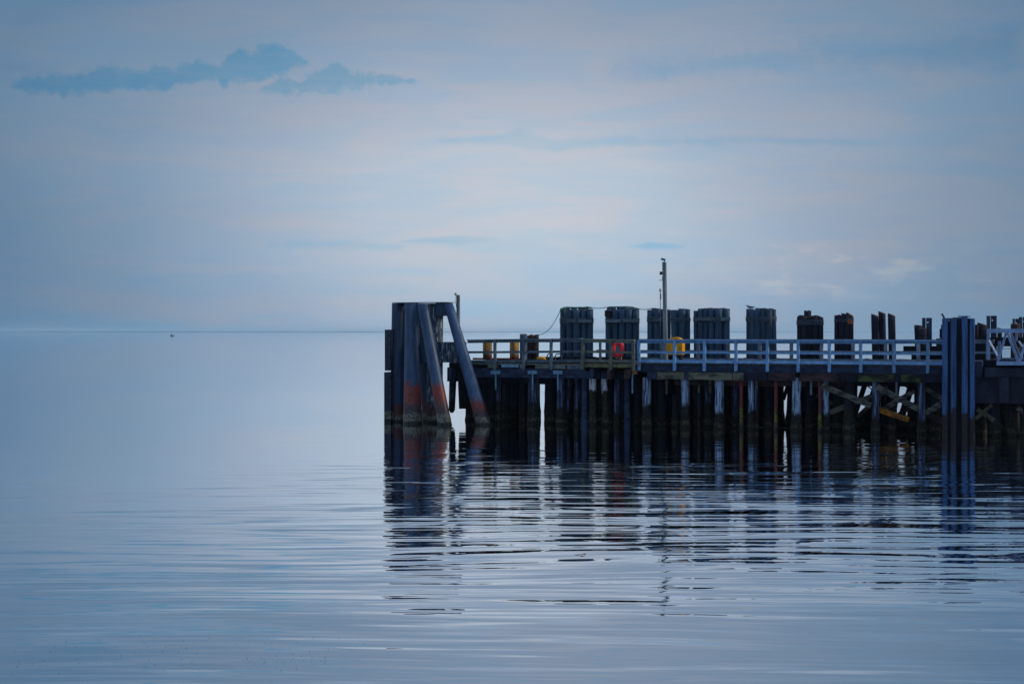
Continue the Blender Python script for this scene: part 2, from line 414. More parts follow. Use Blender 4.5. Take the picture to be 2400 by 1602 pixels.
# ------------------------------------------------------------------ water
def make_water():
    m = bpy.data.materials.new('calm_sea_water'); m.use_nodes = True
    g = NT(m.node_tree)
    pos = g.n('ShaderNodeNewGeometry').outputs['Position']
    sp = g.n('ShaderNodeSeparateXYZ'); g.put(sp.inputs[0], pos)
    warp = g.noise(g.vm('MULTIPLY', pos, (0.06, 0.10, 1)), 1.0, 2, 0.5, out='Color')
    p = g.vm('ADD', pos, g.vm('MULTIPLY', g.vm('SUBTRACT', warp, (0.5, 0.5, 0.5)), (3.0, 3.0, 0)))
    def slopes(sc, det, rg):
        c = g.noise(g.vm('MULTIPLY', p, sc), 1.0, det, rg, out='Color')
        return g.vm('SUBTRACT', c, (0.5, 0.5, 0.5))
    a = slopes((0.035, 0.28, 1), 2, 0.5)      # long low undulation
    b = slopes((0.36, 3.8, 1), 1.6, 0.5)
    burst = g.m('MULTIPLY_ADD', g.step(g.noise(g.vm('MULTIPLY', p, (0.33, 1.3, 1)), 1.0, 2), 0.46, 0.70), 1.15, 0.62)
    d = slopes((0.13, 1.0, 1), 1, 0.5)      # ripples with long crests
    c = slopes((0.9, 6.5, 1), 1, 0.5)         # fine wrinkles
    # patches of breeze: glassy in places, ruffled in others
    patch = g.step(g.noise(g.vm('MULTIPLY', pos, (0.05, 0.09, 1)), 1.0, 3), 0.36, 0.64)
    # the pier shelters the water close in front of it
    near = g.m('MULTIPLY_ADD', g.step(sp.outputs[1], 18.0, 36.0), 0.45, 0.55)
    shelter = g.m('MULTIPLY_ADD', g.step(sp.outputs[1], 76.0, 44.0), 0.84, 0.16)
    far = g.m('MAXIMUM', g.m('MULTIPLY', near, shelter), g.m('MULTIPLY', g.step(sp.outputs[1], 95.0, 170.0), 0.6))
    far = g.m('MULTIPLY', far, g.m('MULTIPLY_ADD', g.step(sp.outputs[0], -10.0, -2.5), 0.72, 0.28))
    amp = g.m('MULTIPLY', far, g.m('MULTIPLY_ADD', patch, 0.35, 0.75))
    def scale(v, k, s):
        n1 = g.n('ShaderNodeVectorMath', operation='SCALE'); g.put(n1.inputs[0], g.vm('MULTIPLY', v, k)); g.put(n1.inputs['Scale'], s)
        return n1.outputs[0]
    sl = g.vm('ADD', scale(a, (0.015, 0.02, 0), amp), g.vm('ADD', scale(b, (0.09, 0.28, 0), g.m('MULTIPLY', amp, burst)), g.vm('ADD', scale(d, (0.05, 0.035, 0), amp), scale(c, (0.07, 0.055, 0), g.m('MAXIMUM', amp, 0.30)))))
    nrm = g.vm('NORMALIZE', g.vm('ADD', sl, (0, 0, 1)))
    gl = g.n('ShaderNodeBsdfGlossy'); gl.inputs['Roughness'].default_value = 0.02
    gl.inputs['Color'].default_value = (0.96, 0.98, 1.0, 1); g.put(gl.inputs['Normal'], nrm)
    df = g.n('ShaderNodeBsdfDiffuse'); df.inputs['Color'].default_value = (0.012, 0.060, 0.125, 1)
    fr = g.n('ShaderNodeFresnel'); fr.inputs['IOR'].default_value = 1.33; g.put(fr.inputs['Normal'], nrm)
    fac = g.m('MULTIPLY_ADD', fr.outputs[0], 0.75, 0.56, clamp=True)
    mx = g.n('ShaderNodeMixShader'); g.put(mx.inputs[0], fac)
    g.t.links.new(df.outputs[0], mx.inputs[1]); g.t.links.new(gl.outputs[0], mx.inputs[2])
    o = g.n('ShaderNodeOutputMaterial'); g.t.links.new(mx.outputs[0], o.inputs[0])
    bm = bm_new()
    X, Y0, Y1 = 16500, -3000, 16900
    bm.faces.new([bm.verts.new(q) for q in ((-X, Y0, 0), (X, Y0, 0), (X, Y1, 0), (-X, Y1, 0))])
    me = bpy.data.meshes.new('sea_water'); bm.to_mesh(me); bm.free(); me.materials.append(m)
    ob = bpy.data.objects.new('water', me); COL.objects.link(ob)
    ob['kind'] = 'structure'; ob['label'] = 'calm blue sea water with long low ripples'
make_water()

def make_shore():
    bm = bm_new()
    n = 260; Y = 15000.0; prev = None
    for i in range(n + 1):
        x = -9000 + 18000 * i / n
        h = 2.5 + 7 * max(0, 0.5 + mnoise.noise(Vector((x / 2600, 3.1, 0)))) + 5 * mnoise.noise(Vector((x / 400, 9, 0)))
        k = x / Y
        h *= 1.0 - 0.55 * max(0, min(1, (k + 0.12) / 0.3))
        h = max(h, 1.5)
        y = Y + 500 * mnoise.noise(Vector((x / 3000, 0, 5)))
        row = [bm.verts.new((x, y, -1)), bm.verts.new((x, y + 60, h * .8)), bm.verts.new((x, y + 300, h)), bm.verts.new((x, y + 900, -1))]
        if prev:
            for j in range(3): bm.faces.new((prev[j], row[j], row[j + 1], prev[j + 1]))
        prev = row
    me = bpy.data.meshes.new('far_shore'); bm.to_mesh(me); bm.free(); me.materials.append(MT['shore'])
    ob = bpy.data.objects.new('far_shore_hills', me); COL.objects.link(ob); ob['kind'] = 'structure'
    ob['label'] = 'thin blue line of distant low shore on the horizon'
make_shore()

# ------------------------------------------------------------------ pier
DECK = 2.84
TW = 5.6                       # pier width (front face t = 0, back t = TW)
sL, sR = S(1098), S(2205)
pier = Thing('timber_pier', 'long dark timber pier on crowded weathered piles standing in the water', 'pier', (S(1500), 2.8, 0))
bm = bm_new()
x = sL
while x < S(2330):             # planks across, small gaps
    wd = 0.285
    box(bm, x, x + wd - 0.012, 0.03, TW, DECK - 0.09, DECK + random.uniform(-.006, .006)); x += wd
pier.part('deck', bm, 'deck')
# edge beams under the deck, front
bm = bm_new(); wobble_box(bm, S(1098), S(1365), -0.02, 0.28, DECK - 0.14, DECK - 0.092, 0.006); pier.part('edge_board', bm, 'mossrail', label='green tinged edge board of the outer deck')
bm = bm_new(); wobble_box(bm, S(1100), S(1372), 0.02, 0.36, DECK - 0.72, DECK - 0.30, 0.012, 14); pier.part('stringer', bm, 'navy')
bm = bm_new(); box(bm, S(1176), S(1217), -0.07, -0.03, DECK - 0.26, DECK - 0.14); pier.part('patch_board', bm, 'lite', label='pale blue board nailed to the deck edge')
for a, b in ((1144, 1166), (1219, 1226), (1256, 1289), (1296, 1326), (1330, 1364)):
    bm = bm_new(); wobble_box(bm, S(a), S(b), -0.04 - random.random() * .05, 0.3, DECK - 0.31 + random.uniform(0, .03), DECK - 0.145, 0.01, 3); pier.part('beam_end', bm, 'oldrail' if a > 1320 else 'mossrail')
bm = bm_new(); wobble_box(bm, S(1494), sR, 0.0, 0.3, DECK - 0.40, DECK - 0.098, 0.012, 40); pier.part('stringer', bm, 'navy')
# second course: individual timber logs
for a, b, m, dzz in ((1372, 1408, 'navy', 0), (1412, 1440, 'navy', .02), (1442, 1477, 'dark', 0), (1519, 1541, 'navy', 0), (1542, 1606, 'logs', 0), (1608, 1616, 'navy', 0),
                    (1616, 1718, 'logs', 0), (1719, 1800, 'dark', 0), (1720, 1745, 'logs', .03), (1802, 1866, 'brown', 0), (1876, 1965, 'brown', .01), (1966, 2010, 'dark', 0),
                    (2012, 2098, 'mosslog', 0), (2100, 2112, 'dark', 0), (2113, 2160, 'mosslog', .01), (2161, 2210, 'dark', 0)):
    bm = bm_new(); wobble_box(bm, S(a), S(b), -0.10 - (0.03 if m != 'dark' else 0) - dzz, 0.25, DECK - 0.72, DECK - 0.405, 0.016, 6)
    ob = pier.part('timber_log', bm, m)
# inner walers
for a, b, t, z0, z1, m in ((1580, 2000, 0.9, DECK - 1.0, DECK - 0.74, 'brown'), (1100, 1400, 1.2, DECK - 1.05, DECK - 0.74, 'dark'), (2000, 2210, 1.3, DECK - 0.95, DECK - .73, 'dark'),
                           (1100, 2210, 3.2, DECK - 0.45, DECK - 0.12, 'dark'), (1100, 2210, 5.2, DECK - 0.75, DECK - 0.12, 'dark')):
    bm = bm_new(); wobble_box(bm, S(a, t), S(b, t), t, t + 0.28, z0, z1, 0.012, 16); pier.part('waler', bm, m)
# front and second row of piles, read off one by one: centre px, width px, top y, material, t, lean
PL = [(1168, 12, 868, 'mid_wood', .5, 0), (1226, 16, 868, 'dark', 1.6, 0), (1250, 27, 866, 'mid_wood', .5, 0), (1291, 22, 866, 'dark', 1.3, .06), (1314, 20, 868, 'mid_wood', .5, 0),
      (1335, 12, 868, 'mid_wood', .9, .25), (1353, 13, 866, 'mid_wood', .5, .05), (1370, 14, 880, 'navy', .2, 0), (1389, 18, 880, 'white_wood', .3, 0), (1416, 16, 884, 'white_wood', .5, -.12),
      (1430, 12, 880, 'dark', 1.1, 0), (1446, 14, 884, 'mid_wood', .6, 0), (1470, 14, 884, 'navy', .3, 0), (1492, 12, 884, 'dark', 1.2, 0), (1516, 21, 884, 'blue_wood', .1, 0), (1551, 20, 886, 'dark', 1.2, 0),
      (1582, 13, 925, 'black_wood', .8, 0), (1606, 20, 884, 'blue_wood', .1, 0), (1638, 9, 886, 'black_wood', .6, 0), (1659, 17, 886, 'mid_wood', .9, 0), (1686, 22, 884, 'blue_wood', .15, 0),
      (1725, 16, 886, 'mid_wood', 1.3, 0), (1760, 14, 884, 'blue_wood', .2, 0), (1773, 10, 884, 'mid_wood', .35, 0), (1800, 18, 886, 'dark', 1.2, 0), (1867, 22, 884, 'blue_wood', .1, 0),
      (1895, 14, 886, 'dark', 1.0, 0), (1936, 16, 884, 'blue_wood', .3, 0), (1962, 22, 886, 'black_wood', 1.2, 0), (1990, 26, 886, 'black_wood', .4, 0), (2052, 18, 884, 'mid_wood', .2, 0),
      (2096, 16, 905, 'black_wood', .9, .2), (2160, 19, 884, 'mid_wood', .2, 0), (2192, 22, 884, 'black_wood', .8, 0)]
for px, wpx, ty, m, t, lean in PL:
    bm = bm_new(); pile(bm, S(px, t), t, -1.5, min(Z(ty, px, t), DECK - 0.45) if ty < 900 else Z(ty, px, t), wpx / M(px, t) / 2 * 0.94, ds=-lean, irr=0.16, flare=.25)
    pier.part('pile', bm, m, label='bleached pale pile worn almost white' if m == 'white_wood' else None)
for px, top in ((1738, 890), (1819, 890), (1922, 890)):
    bm = bm_new(); pile(bm, S(px, .05), .02, -1.5, DECK - 0.73, 0.075, foot=0, irr=0.02, flare=.8, seg=12); pier.part('steel_pipe', bm, 'red_pipe', label='rust red steel pipe at the pier front')
rr = random.Random(3)
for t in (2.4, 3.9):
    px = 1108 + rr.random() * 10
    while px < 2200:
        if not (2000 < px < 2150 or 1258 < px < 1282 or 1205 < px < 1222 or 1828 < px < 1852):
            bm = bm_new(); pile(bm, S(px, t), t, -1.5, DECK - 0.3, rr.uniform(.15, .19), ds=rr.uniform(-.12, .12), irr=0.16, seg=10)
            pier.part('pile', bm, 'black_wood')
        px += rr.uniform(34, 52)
# T-shaped hangers
for px, m in ((1161.5, 'lite'), (1248, 'lite'), (1307.5, 'lite'), (1482, 'orange')):
    c = S(px, -.08); m_ = M(px)
    bm = bm_new(); box(bm, c - 12 / m_, c + 11 / m_, -.10, .01, Z(876, px), Z(868, px)); hb = pier.part('hanger_block', bm, m)
    bm = bm_new(); box(bm, c - .028, c + .028, -.09, -.03, Z(913 if px < 1400 else 921, px), Z(876.2, px)); pier.part('hanger', bm, 'lite')
for px, y0, y1, t in ((1562.5, 886, 923, .35), (1638, 901, 920, .45), (1665, 887, 921, .6), (1774, 890, 912, .2), (1901, 891, 925, .3), (2101.5, 893, 928, .3), (1876, 893, 913, .3)):
    bm = bm_new(); c = S(px, t); box(bm, c - .04, c + .04, t - .03, t + .02, Z(y1, px, t), Z(y0, px, t)); pier.part('hanger', bm, 'moss' if px < 1800 else 'grey_post')
# platform in front
tp = -0.75
bm = bm_new()
for i in range(8):
    s0 = S(1364, tp) + (S(1489, tp) - S(1364, tp)) * i / 8; s1 = s0 + (S(1489, tp) - S(1364, tp)) / 8 - .012
    box(bm, s0, s1, tp + .05, 0.02, DECK - .10, DECK - .02)
pier.part('platform_deck', bm, 'deck')
bm = bm_new(); wobble_box(bm, S(1366, tp), S(1488, tp), tp, tp + .05, Z(861, 1420, tp), Z(852, 1420, tp), .008, 10); pier.part('platform_fascia', bm, 'moss', label='moss green board along the platform')
bm = bm_new(); wobble_box(bm, S(1366, tp), S(1488, tp), tp + .02, tp + .07, Z(851.5, 1420, tp), Z(847, 1420, tp), .008, 10); pier.part('platform_fascia', bm, 'brown')
for px in (1385, 1425, 1465):
    bm = bm_new(); box(bm, S(px - 4, tp), S(px + 4, tp), tp + .08, .3, DECK - .72, DECK - .29); pier.part('beam_end', bm, 'brown' if px != 1385 else 'navy')
# diagonal braces and battered piles in the right-hand bay
def brace(x0, y0, x1, y1, wpx, t, m, dp=0.1, name='brace', lab=None):
    a = (S(x0, t), t, Z(y0, x0, t)); b = (S(x1, t), t, Z(y1, x1, t))
    bm = bm_new()
    n = 6; A, B = Vector(a), Vector(b); d = (B - A).normalized(); sd = Vector((0, 1, 0)).cross(d).normalized()
    rows = []
    for i in range(n + 1):
        p = A.lerp(B, i / n); row = []
        for q, e in ((-1, -1), (1, -1), (1, 1), (-1, 1)):
            row.append(bm.verts.new(p + sd * (q * wpx / M(x0, t) / 2 * random.uniform(.93, 1.07)) + Vector((0, e * dp / 2, 0))))
        rows.append(row)
    for i in range(n):
        for k in range(4): bm.faces.new((rows[i][k], rows[i + 1][k], rows[i + 1][(k + 1) % 4], rows[i][(k + 1) % 4]))
    bm.faces.new(rows[0]); bm.faces.new(list(reversed(rows[-1])))
    return pier.part(name, bm, m, label=lab)
brace(1926, 903, 2042, 950, 13, -.02, 'brace', lab='broad pale brace slanting down to the right')
brace(1946, 966, 2043, 928, 12, .75, 'brace')
brace(2055, 905, 2152, 958, 13, 0.1, 'brace')
brace(2060, 964, 2144, 915, 11, .8, 'brace')
brace(2058, 958, 2130, 984, 13, .5, 'ybrace', lab='faded yellow brace just above the water')
brace(2160, 905, 2210, 934, 10, .6, 'brace')
brace(2168, 968, 2212, 942, 13, .35, 'brace')
brace(2166, 968, 2212, 988, 13, .6, 'brown')
for (x0, y0, x1, y1, wd) in ((2034, 880, 1985, 1000, 13), (2064, 880, 2012, 1000, 20), (2098, 880, 2078, 1000, 30), (2144, 880, 2096, 1000, 17), (2172, 880, 2150, 1000, 30), (1850, 890, 1836, 910, 9), (1862, 900, 1838, 992, 11)):
    t = 4.4
    bm = bm_new(); tube(bm, [(S(x1, t), t, Z(y1, x1, t) - .5), (S((x0 + x1) / 2, t), t, (Z(y0, x0, t) + Z(y1, x1, t) - .5) / 2), (S(x0, t), t, Z(y0, x0, t))], wd / M(x0, t) / 2, 10, .1)
    pier.part('battered_pile', bm, 'black_wood')
brace(1915, 925, 1962, 952, 9, 1.6, 'brace'); brace(2010, 975, 2075, 915, 8, 2.2, 'brace'); brace(2096, 978, 2160, 935, 9, 1.8, 'brown'); brace(1880, 962, 1935, 905, 8, 2.0, 'dark')
brace(2026, 898, 2046, 914, 2.5, 4.6, 'dark', .04); brace(2112, 898, 2136, 914, 3, 4.6, 'dark', .04)

for px, wd, yt, t in ((2022, 26, 968, 3.4), (2052, 30, 952, 3.6), (2086, 26, 960, 3.2), (2112, 28, 972, 3.5), (2140, 26, 950, 3.3), (1953, 18, 1000, 3.5), (1972, 30, 925, 3.0), (2208, 30, 872, 2.6), (2206, 26, 870, 4.8)):
    bm = bm_new(); pile(bm, S(px, t), t, -1.5, Z(yt, px, t), wd / M(px, t) / 2, irr=.25); pier.part('broken_pile', bm, 'black_wood')
# broken and hanging piles at the outer end
bm = bm_new(); tube(bm, [(S(1059, 2), 2, Z(967, 1059, 2)), (S(1059, 2), 2, Z(960, 1059, 2)), (S(1061, 2), 2, Z(900, 1061, 2)), (S(1063, 2), 2, Z(846, 1063, 2))], [.06, .15, .17, .16], 12, .06); pier.part('hanging_pile', bm, 'mid_wood', label='broken pile ending above the water')
bm = bm_new(); tube(bm, [(S(1087, 2), 2, Z(957, 1087, 2)), (S(1085, 2), 2, Z(900, 1085, 2)), (S(1083, 2), 2, Z(848, 1083, 2))], [.22, .22, .2], 12, .1); pier.part('hanging_pile', bm, 'black_wood')
for px, wp in ((1102, 21), (1124, 14), (1139, 16)):
    bm = bm_new(); pile(bm, S(px, 2.4), 2.4, -1.5, DECK - .3, wp / 48 / 2, irr=.18); pier.part('pile', bm, 'black_wood')
bm = bm_new(); wobble_box(bm, S(1048, 2.2), S(1110, 2.2), 2.2, 2.6, Z(894, 1080, 2.2), DECK - .35, .01, 4); pier.part('waler', bm, 'navy')
bm = bm_new(); wobble_box(bm, S(1046, .9), S(1110, .9), 1.2, TW, DECK - .33, DECK - .1, .01, 4); pier.part('end_deck', bm, 'dark')
bm = bm_new(); wobble_box(bm, S(1108, 4.5), S(1225, 4.5), 4.5, 4.75, DECK - .02 + .004, Z(838.5, 1160, 4.5), .006, 6); pier.part('rusty_kerb', bm, 'rust', label='rusty steel kerb on the outer deck')
# kerb along the far edge
bm = bm_new(); wobble_box(bm, S(1262, 5.3), S(2300, 5.3), 5.32, 5.58, DECK + .01, DECK + .13, .012, 60); pier.part('kerb', bm, 'dark')

# close-set timber wall along the far side, below the deck
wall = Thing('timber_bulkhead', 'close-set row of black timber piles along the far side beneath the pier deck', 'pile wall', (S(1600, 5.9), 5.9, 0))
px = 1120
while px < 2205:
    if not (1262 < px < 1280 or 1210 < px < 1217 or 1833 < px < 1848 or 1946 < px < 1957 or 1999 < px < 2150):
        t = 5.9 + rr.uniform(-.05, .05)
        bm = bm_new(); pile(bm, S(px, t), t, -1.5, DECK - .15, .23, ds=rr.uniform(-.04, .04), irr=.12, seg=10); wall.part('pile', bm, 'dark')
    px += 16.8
    
# ------------------------------------------------------------------ railings
def railing(label, x0, x1, t, posts, m, z0=0.0, z1=0.0, topz=0.0, foot=1, pw=.12, mpost=None, bot=True, group=None, htop=3.85, under=0.34):
    """posts with top, middle and toe rails; z0/z1 raise the left/right end"""
    s0, s1 = S(x0, t), S(x1, t)
    r = Thing('railing', label, 'railing', ((s0 + s1) / 2, t, DECK), group)
    zz = lambda s: z0 + (z1 - z0) * (s - s0) / (s1 - s0)
    def rail(name, h, hh, tt, dep):
        bm = bm_new()
        n = max(3, int((s1 - s0) / 1.2)); rows = []
        for i in range(n + 1):
            s = s0 + (s1 - s0) * i / n; o = zz(s) + random.uniform(-.006, .006)
            rows.append([bm.verts.new((s, tt + a, h + o + b)) for a, b in ((0, -hh / 2), (dep, -hh / 2), (dep, hh / 2), (0, hh / 2))])
        for i in range(n):
            for k in range(4): bm.faces.new((rows[i][k], rows[i + 1][k], rows[i + 1][(k + 1) % 4], rows[i][(k + 1) % 4]))
        bm.faces.new(rows[0]); bm.faces.new(list(reversed(rows[-1])))
        r.part(name, bm, m)
    rail('handrail_cap', htop + topz - .02, .045, t - .10, .20)
    rail('top_rail', htop + topz - .103, .115, t - .005, .05)
    rail('mid_rail', 3.29 + topz / 2, .10, t - .005, .05)
    if bot: rail('toe_rail', 2.90, .13, t - .005, .05)
    for p in posts:
        s = S(p, t); o = zz(s); jt = random.uniform(-.015, .015)
        bm = bm_new()
        obox(bm, (s + jt, t - .067, DECK - under * foot + o), (s + random.uniform(-.02, .02), t - .067, htop + topz - .045 + o), pw, .118, Vector((0, 1, 0)))
        r.part('post', bm, mpost or m, bevel=.006)
    return r
railing('weathered grey-green wooden railing of the outer deck, left of the mossy platform', 1096, 1364, -.06, (1161, 1229, 1293), 'oldrail', -.07, 0.0, .05, 1.0)
railing('mossy wooden railing round the small platform holding the red lifebuoy', 1366, 1488, tp, (1366, 1432, 1486), 'mossrail', 0.03, 0, .0, 1.0, .13)
railing('pale blue painted railing along the near edge of the pier', 1497, 2212, -.06, (1499, 1582, 1652.5, 1725.7, 1799.6, 1872.6, 1945, 2018, 2095.5, 2175.7), 'bluerail')
railing('blue-grey railing along the far edge of the pier, behind the blue one', 1500, 2330, 5.1, (1551.5, 1637, 1708, 1782, 1855, 1926.5, 2000.6, 2076.5, 2153, 2315), 'farrail', foot=0, pw=.15)
rf = railing('short far-side railing with one pinkish post behind the mossy platform', 1397, 1422, 5.1, (1408.5,), 'farrail', foot=0, pw=.1, mpost='grey_post', bot=False)

# ------------------------------------------------------------------ the big steel dolphin
dl = Thing('mooring_dolphin', 'tall dark steel dolphin of upright and raking pipe piles at the pier end', 'dolphin', (S(985, -1), -1, 0))
def dpile(name, xt, xb, wt, wb, t0, t1, yt, m, lab=None, irr=0.01, foot=.5):
    """pile from (xt at top) to (xb at water), widths in px, t0 top, t1 foot"""
    zt = Z(yt, xt, t0); n = 16; pts = []; rs = []
    sT, sB = S(xt, t0), S(xb, t1)
    for i in range(n + 1):
        q = i / n
        z = -1.5 + (zt + 1.5) * q
        f = (zt - z) / zt
        pts.append((sT + (sB - sT) * f, t0 + (t1 - t0) * f, z))
        r = (wt / M(xt, t0) * (1 - f) + wb / M(xb, t1) * f) / 2
        r *= 1 + .10 * foot * math.exp(-((z - .1) / .25) ** 2)
        rs.append(r)
    bm = bm_new(); rg = tube(bm, pts, rs, 28, irr)
    for v in rg[-1]: v.co.z = zt
    return dl.part(name, bm, m, label=lab)
T0 = -0.6
dpile('pile', 934, 931, 31, 34, T0 + .5, T0 + .5, 710.5, 'steel_b')
dpile('pile', 965, 967, 31, 44, T0 - .25, T0 - .9, 710, 'steel', 'thick upright steel pile with a rusty foot')
dpile('pile', 989, 1007, 30, 34, T0 + .9, T0 + .9, 711, 'steel_b')
dpile('pile', 1021, 1018, 36, 38, T0 + .35, T0 + .35, 711, 'streak', 'scraped pile with pale streaks')
dpile('raking_pile', 990, 1043, 24, 32, T0 - .9, T0 - 1.5, 711.5, 'steel')
dpile('raking_pile', 1051, 1134, 22, 33, T0 - .1, T0 - .5, 711.5, 'steel')
zt = Z(709.5, 990, T0)
bm = bm_new(); box(bm, S(919, T0 - .3), S(1062, T0 + .3), T0 - .3, T0 + .6, zt, zt + .03); dl.part('cap_plate', bm, 'grey_post')
bm = bm_new(); box(bm, S(1030, T0 + .3), S(1052, T0 + .3), T0 - .1, T0 + .7, Z(740, 1040, T0), zt - .004); dl.part('gusset', bm, 'steel_b')
bm = bm_new(); box(bm, S(980, T0 + .2), S(1081, T0 + .2), T0 + .05, T0 + .75, Z(849, 1030, T0), Z(801, 1030, T0)); dl.part('crossbeam', bm, 'streak')
bm = bm_new(); box(bm, S(985, T0 - .35), S(1012, T0 - .35), T0 - .35, T0 + .04, Z(850, 1000, T0), Z(802, 1000, T0)); dl.part('bracket', bm, 'steel_b')
for y0, y1, x0 in ((772, 868, 905), (871.5, 1030, 903.5)):
    t = T0 + .1
    bm = bm_new(); box(bm, S(x0, t), S(919.5, t), t - .15, t + .55, max(-1.2, Z(y1, 910, t)), Z(y0, 910, t)); fp = dl.part('fender_panel', bm, 'fender', bevel=.02)
    y = y0 + 8
    while y < min(y1, 940) - 6:
        bm = bm_new(); c = Vector((S(914.5, t - .2), t - .18, Z(y, 914, t)))
        tube(bm, [c + Vector((.055 * math.cos(a), -.02, .07 * math.sin(a))) for a in [PI * (.1 + 1.2 * i / 6) for i in range(7)]], .012, 5)
        dl.part('chain_link', bm, 'cable', parent=fp) if False else dl.part('chain_link', bm, 'cable')
        y += 17
bm = bm_new(); tube(bm, [(S(1062, T0 - .2), T0 - .2, Z(775, 1062, T0)), (S(1100, T0 - .4), T0 - .5, Z(905, 1100, T0))], .012, 5); dl.part('cable', bm, 'cable')
# lamp post on the outer end
lp = Thing('lamp_post', 'short grey post with a small lamp just behind the big dolphin', 'lamp post', (S(1073, 3), 3, DECK - .1))
bm = bm_new(); box(bm, S(1069.5, 3), S(1075.5, 3), 3, 3.13, DECK - .1, Z(691, 1073, 3)); lp.part('post', bm, 'grey_post', bevel=.01)
bm = bm_new(); obox(bm, (S(1071, 3), 3.05, Z(692, 1071, 3)), (S(1065, 3), 3.05, Z(690.5, 1065, 3)), .05, .05); lp.part('arm', bm, 'cable')
bm = bm_new(); tube(bm, [(S(1067, 3), 3.05, Z(689, 1066, 3)), (S(1067, 3), 3.05, Z(687, 1066, 3)), (S(1067, 3), 3.05, Z(685.5, 1066, 3))], [.07, .06, .02], 10); lp.part('lamp', bm, 'glass')
bm = bm_new(); tube(bm, [(S(1067.5, 3), 3.05, Z(691.5, 1066, 3)), (S(1068.5, 3), 3.0, Z(705, 1066, 3)), (S(1070, 3), 2.98, Z(720, 1066, 3))], .012, 5); lp.part('cable', bm, 'cable')

# ------------------------------------------------------------------ bollards and stub piles on the outer deck
def bollard(px, t, ytop, label, flange):
    b = Thing('bollard', label, 'bollard', (S(px, t), t, DECK), 'yellow bollards on the outer deck')
    r = 10.8 / M(px, t)
    zt = Z(ytop, px, t)
    bm = bm_new(); rg = tube(bm, [(S(px, t), t, DECK + .015), (S(px, t), t, DECK + .3), (S(px, t), t, zt - .03), (S(px, t), t, zt)], [r, r, r, r * .93], 24); b.part('post', bm, 'yrust')
    if flange:
        bm = bm_new(); tube(bm, [(S(px, t), t, DECK - .0), (S(px, t), t, DECK + .05)], r * 1.48, 24); b.part('flange', bm, 'rust')
bollard(1142.5, 3.0, 797.5, 'yellow rust-streaked bollard nearest the dolphin', False)
bollard(1205.5, 2.8, 797.5, 'dull yellow bollard on a wide rusty flange beside the grey stub pile', True)
def stub(px, wpx, t, ytop, m, lab, cut=0.0, lean=0.0, z0=None, group='short pile stubs standing above the deck', cat='pile'):
    q = Thing('stub_pile', lab, cat, (S(px, t), t, DECK), group)
    bm = bm_new(); r = wpx / M(px, t) / 2
    pile(bm, S(px, t), t, -1.5 if z0 is None else z0, Z(ytop, px, t), r, ds=lean, irr=.04, foot=0, cut=cut); q.part('shaft', bm, m)
    bm = bm_new(); zt = Z(ytop, px, t); rg = tube(bm, [(S(px, t), t, zt + .004), (S(px, t), t, zt + .03)], r * .9, 14, .05)
    for rgx in rg:
        for v in rgx: v.co.z -= cut * (v.co.x - S(px, t)) / r
    q.part('end_grain', bm, 'wood_top')
stub(1227, 17.5, 2.4, 783.5, 'cluster', 'grey stub pile between the second yellow bollard and two brown ones', z0=DECK - .4)
stub(1242, 14, 3.2, 786.5, 'brown', 'brown stub pile with a slanted top beside the grey one', cut=-.05, z0=DECK - .4)
stub(1256, 14, 3.2, 785.5, 'brown', 'dark brown stub pile where the green line begins', cut=-.02, z0=DECK - .4)
# yellow cleat
cl = Thing('deck_cleat', 'low rounded yellow cleat on the deck beside the brown stub piles', 'cleat', (S(1269, 2.6), 2.6, DECK))
bm = bm_new(); tube(bm, [(S(1259, 2.6), 2.6, DECK + .10), (S(1262, 2.6), 2.6, DECK + .11), (S(1274, 2.6), 2.6, DECK + .11), (S(1278.5, 2.6), 2.6, DECK + .08)], [.05, .085, .085, .04], 12); cl.part('horn', bm, 'yellow')
bm = bm_new(); box(bm, S(1265, 2.6), S(1273, 2.6), 2.5, 2.7, DECK + .004, DECK + .07); cl.part('foot', bm, 'rust')
# ladder hoops
ld = Thing('boarding_ladder', 'top of a ladder with two grey hooped handrails at the deck edge', 'ladder', (S(1298, .6), .6, DECK))
for a, b, t in ((1282, 1291, .5), (1301, 1313.5, .5)):
    bm = bm_new(); z = lambda y: Z(y, 1297, .5)
    tube(bm, [(S(a, t), t, DECK - .5), (S(a, t), t, z(835)), (S(a + 1.5, t), t, z(831)), (S(a + 4, t), t, z(829)), (S(b - 1, t), t, z(829)), (S(b + 1, t), t, z(831.5)), (S(b + 2.5, t), t, z(836)), (S(b + 2.5, t + .0), t, DECK - .02)], .025, 8)
    ld.part('handrail', bm, 'oldrail')
bm = bm_new(); obox(bm, (S(1283, .5), .5, Z(834.5, 1297, .5)), (S(1316, .5), .5, Z(834.5, 1297, .5)), .015, .015); ld.part('rung', bm, 'cable')

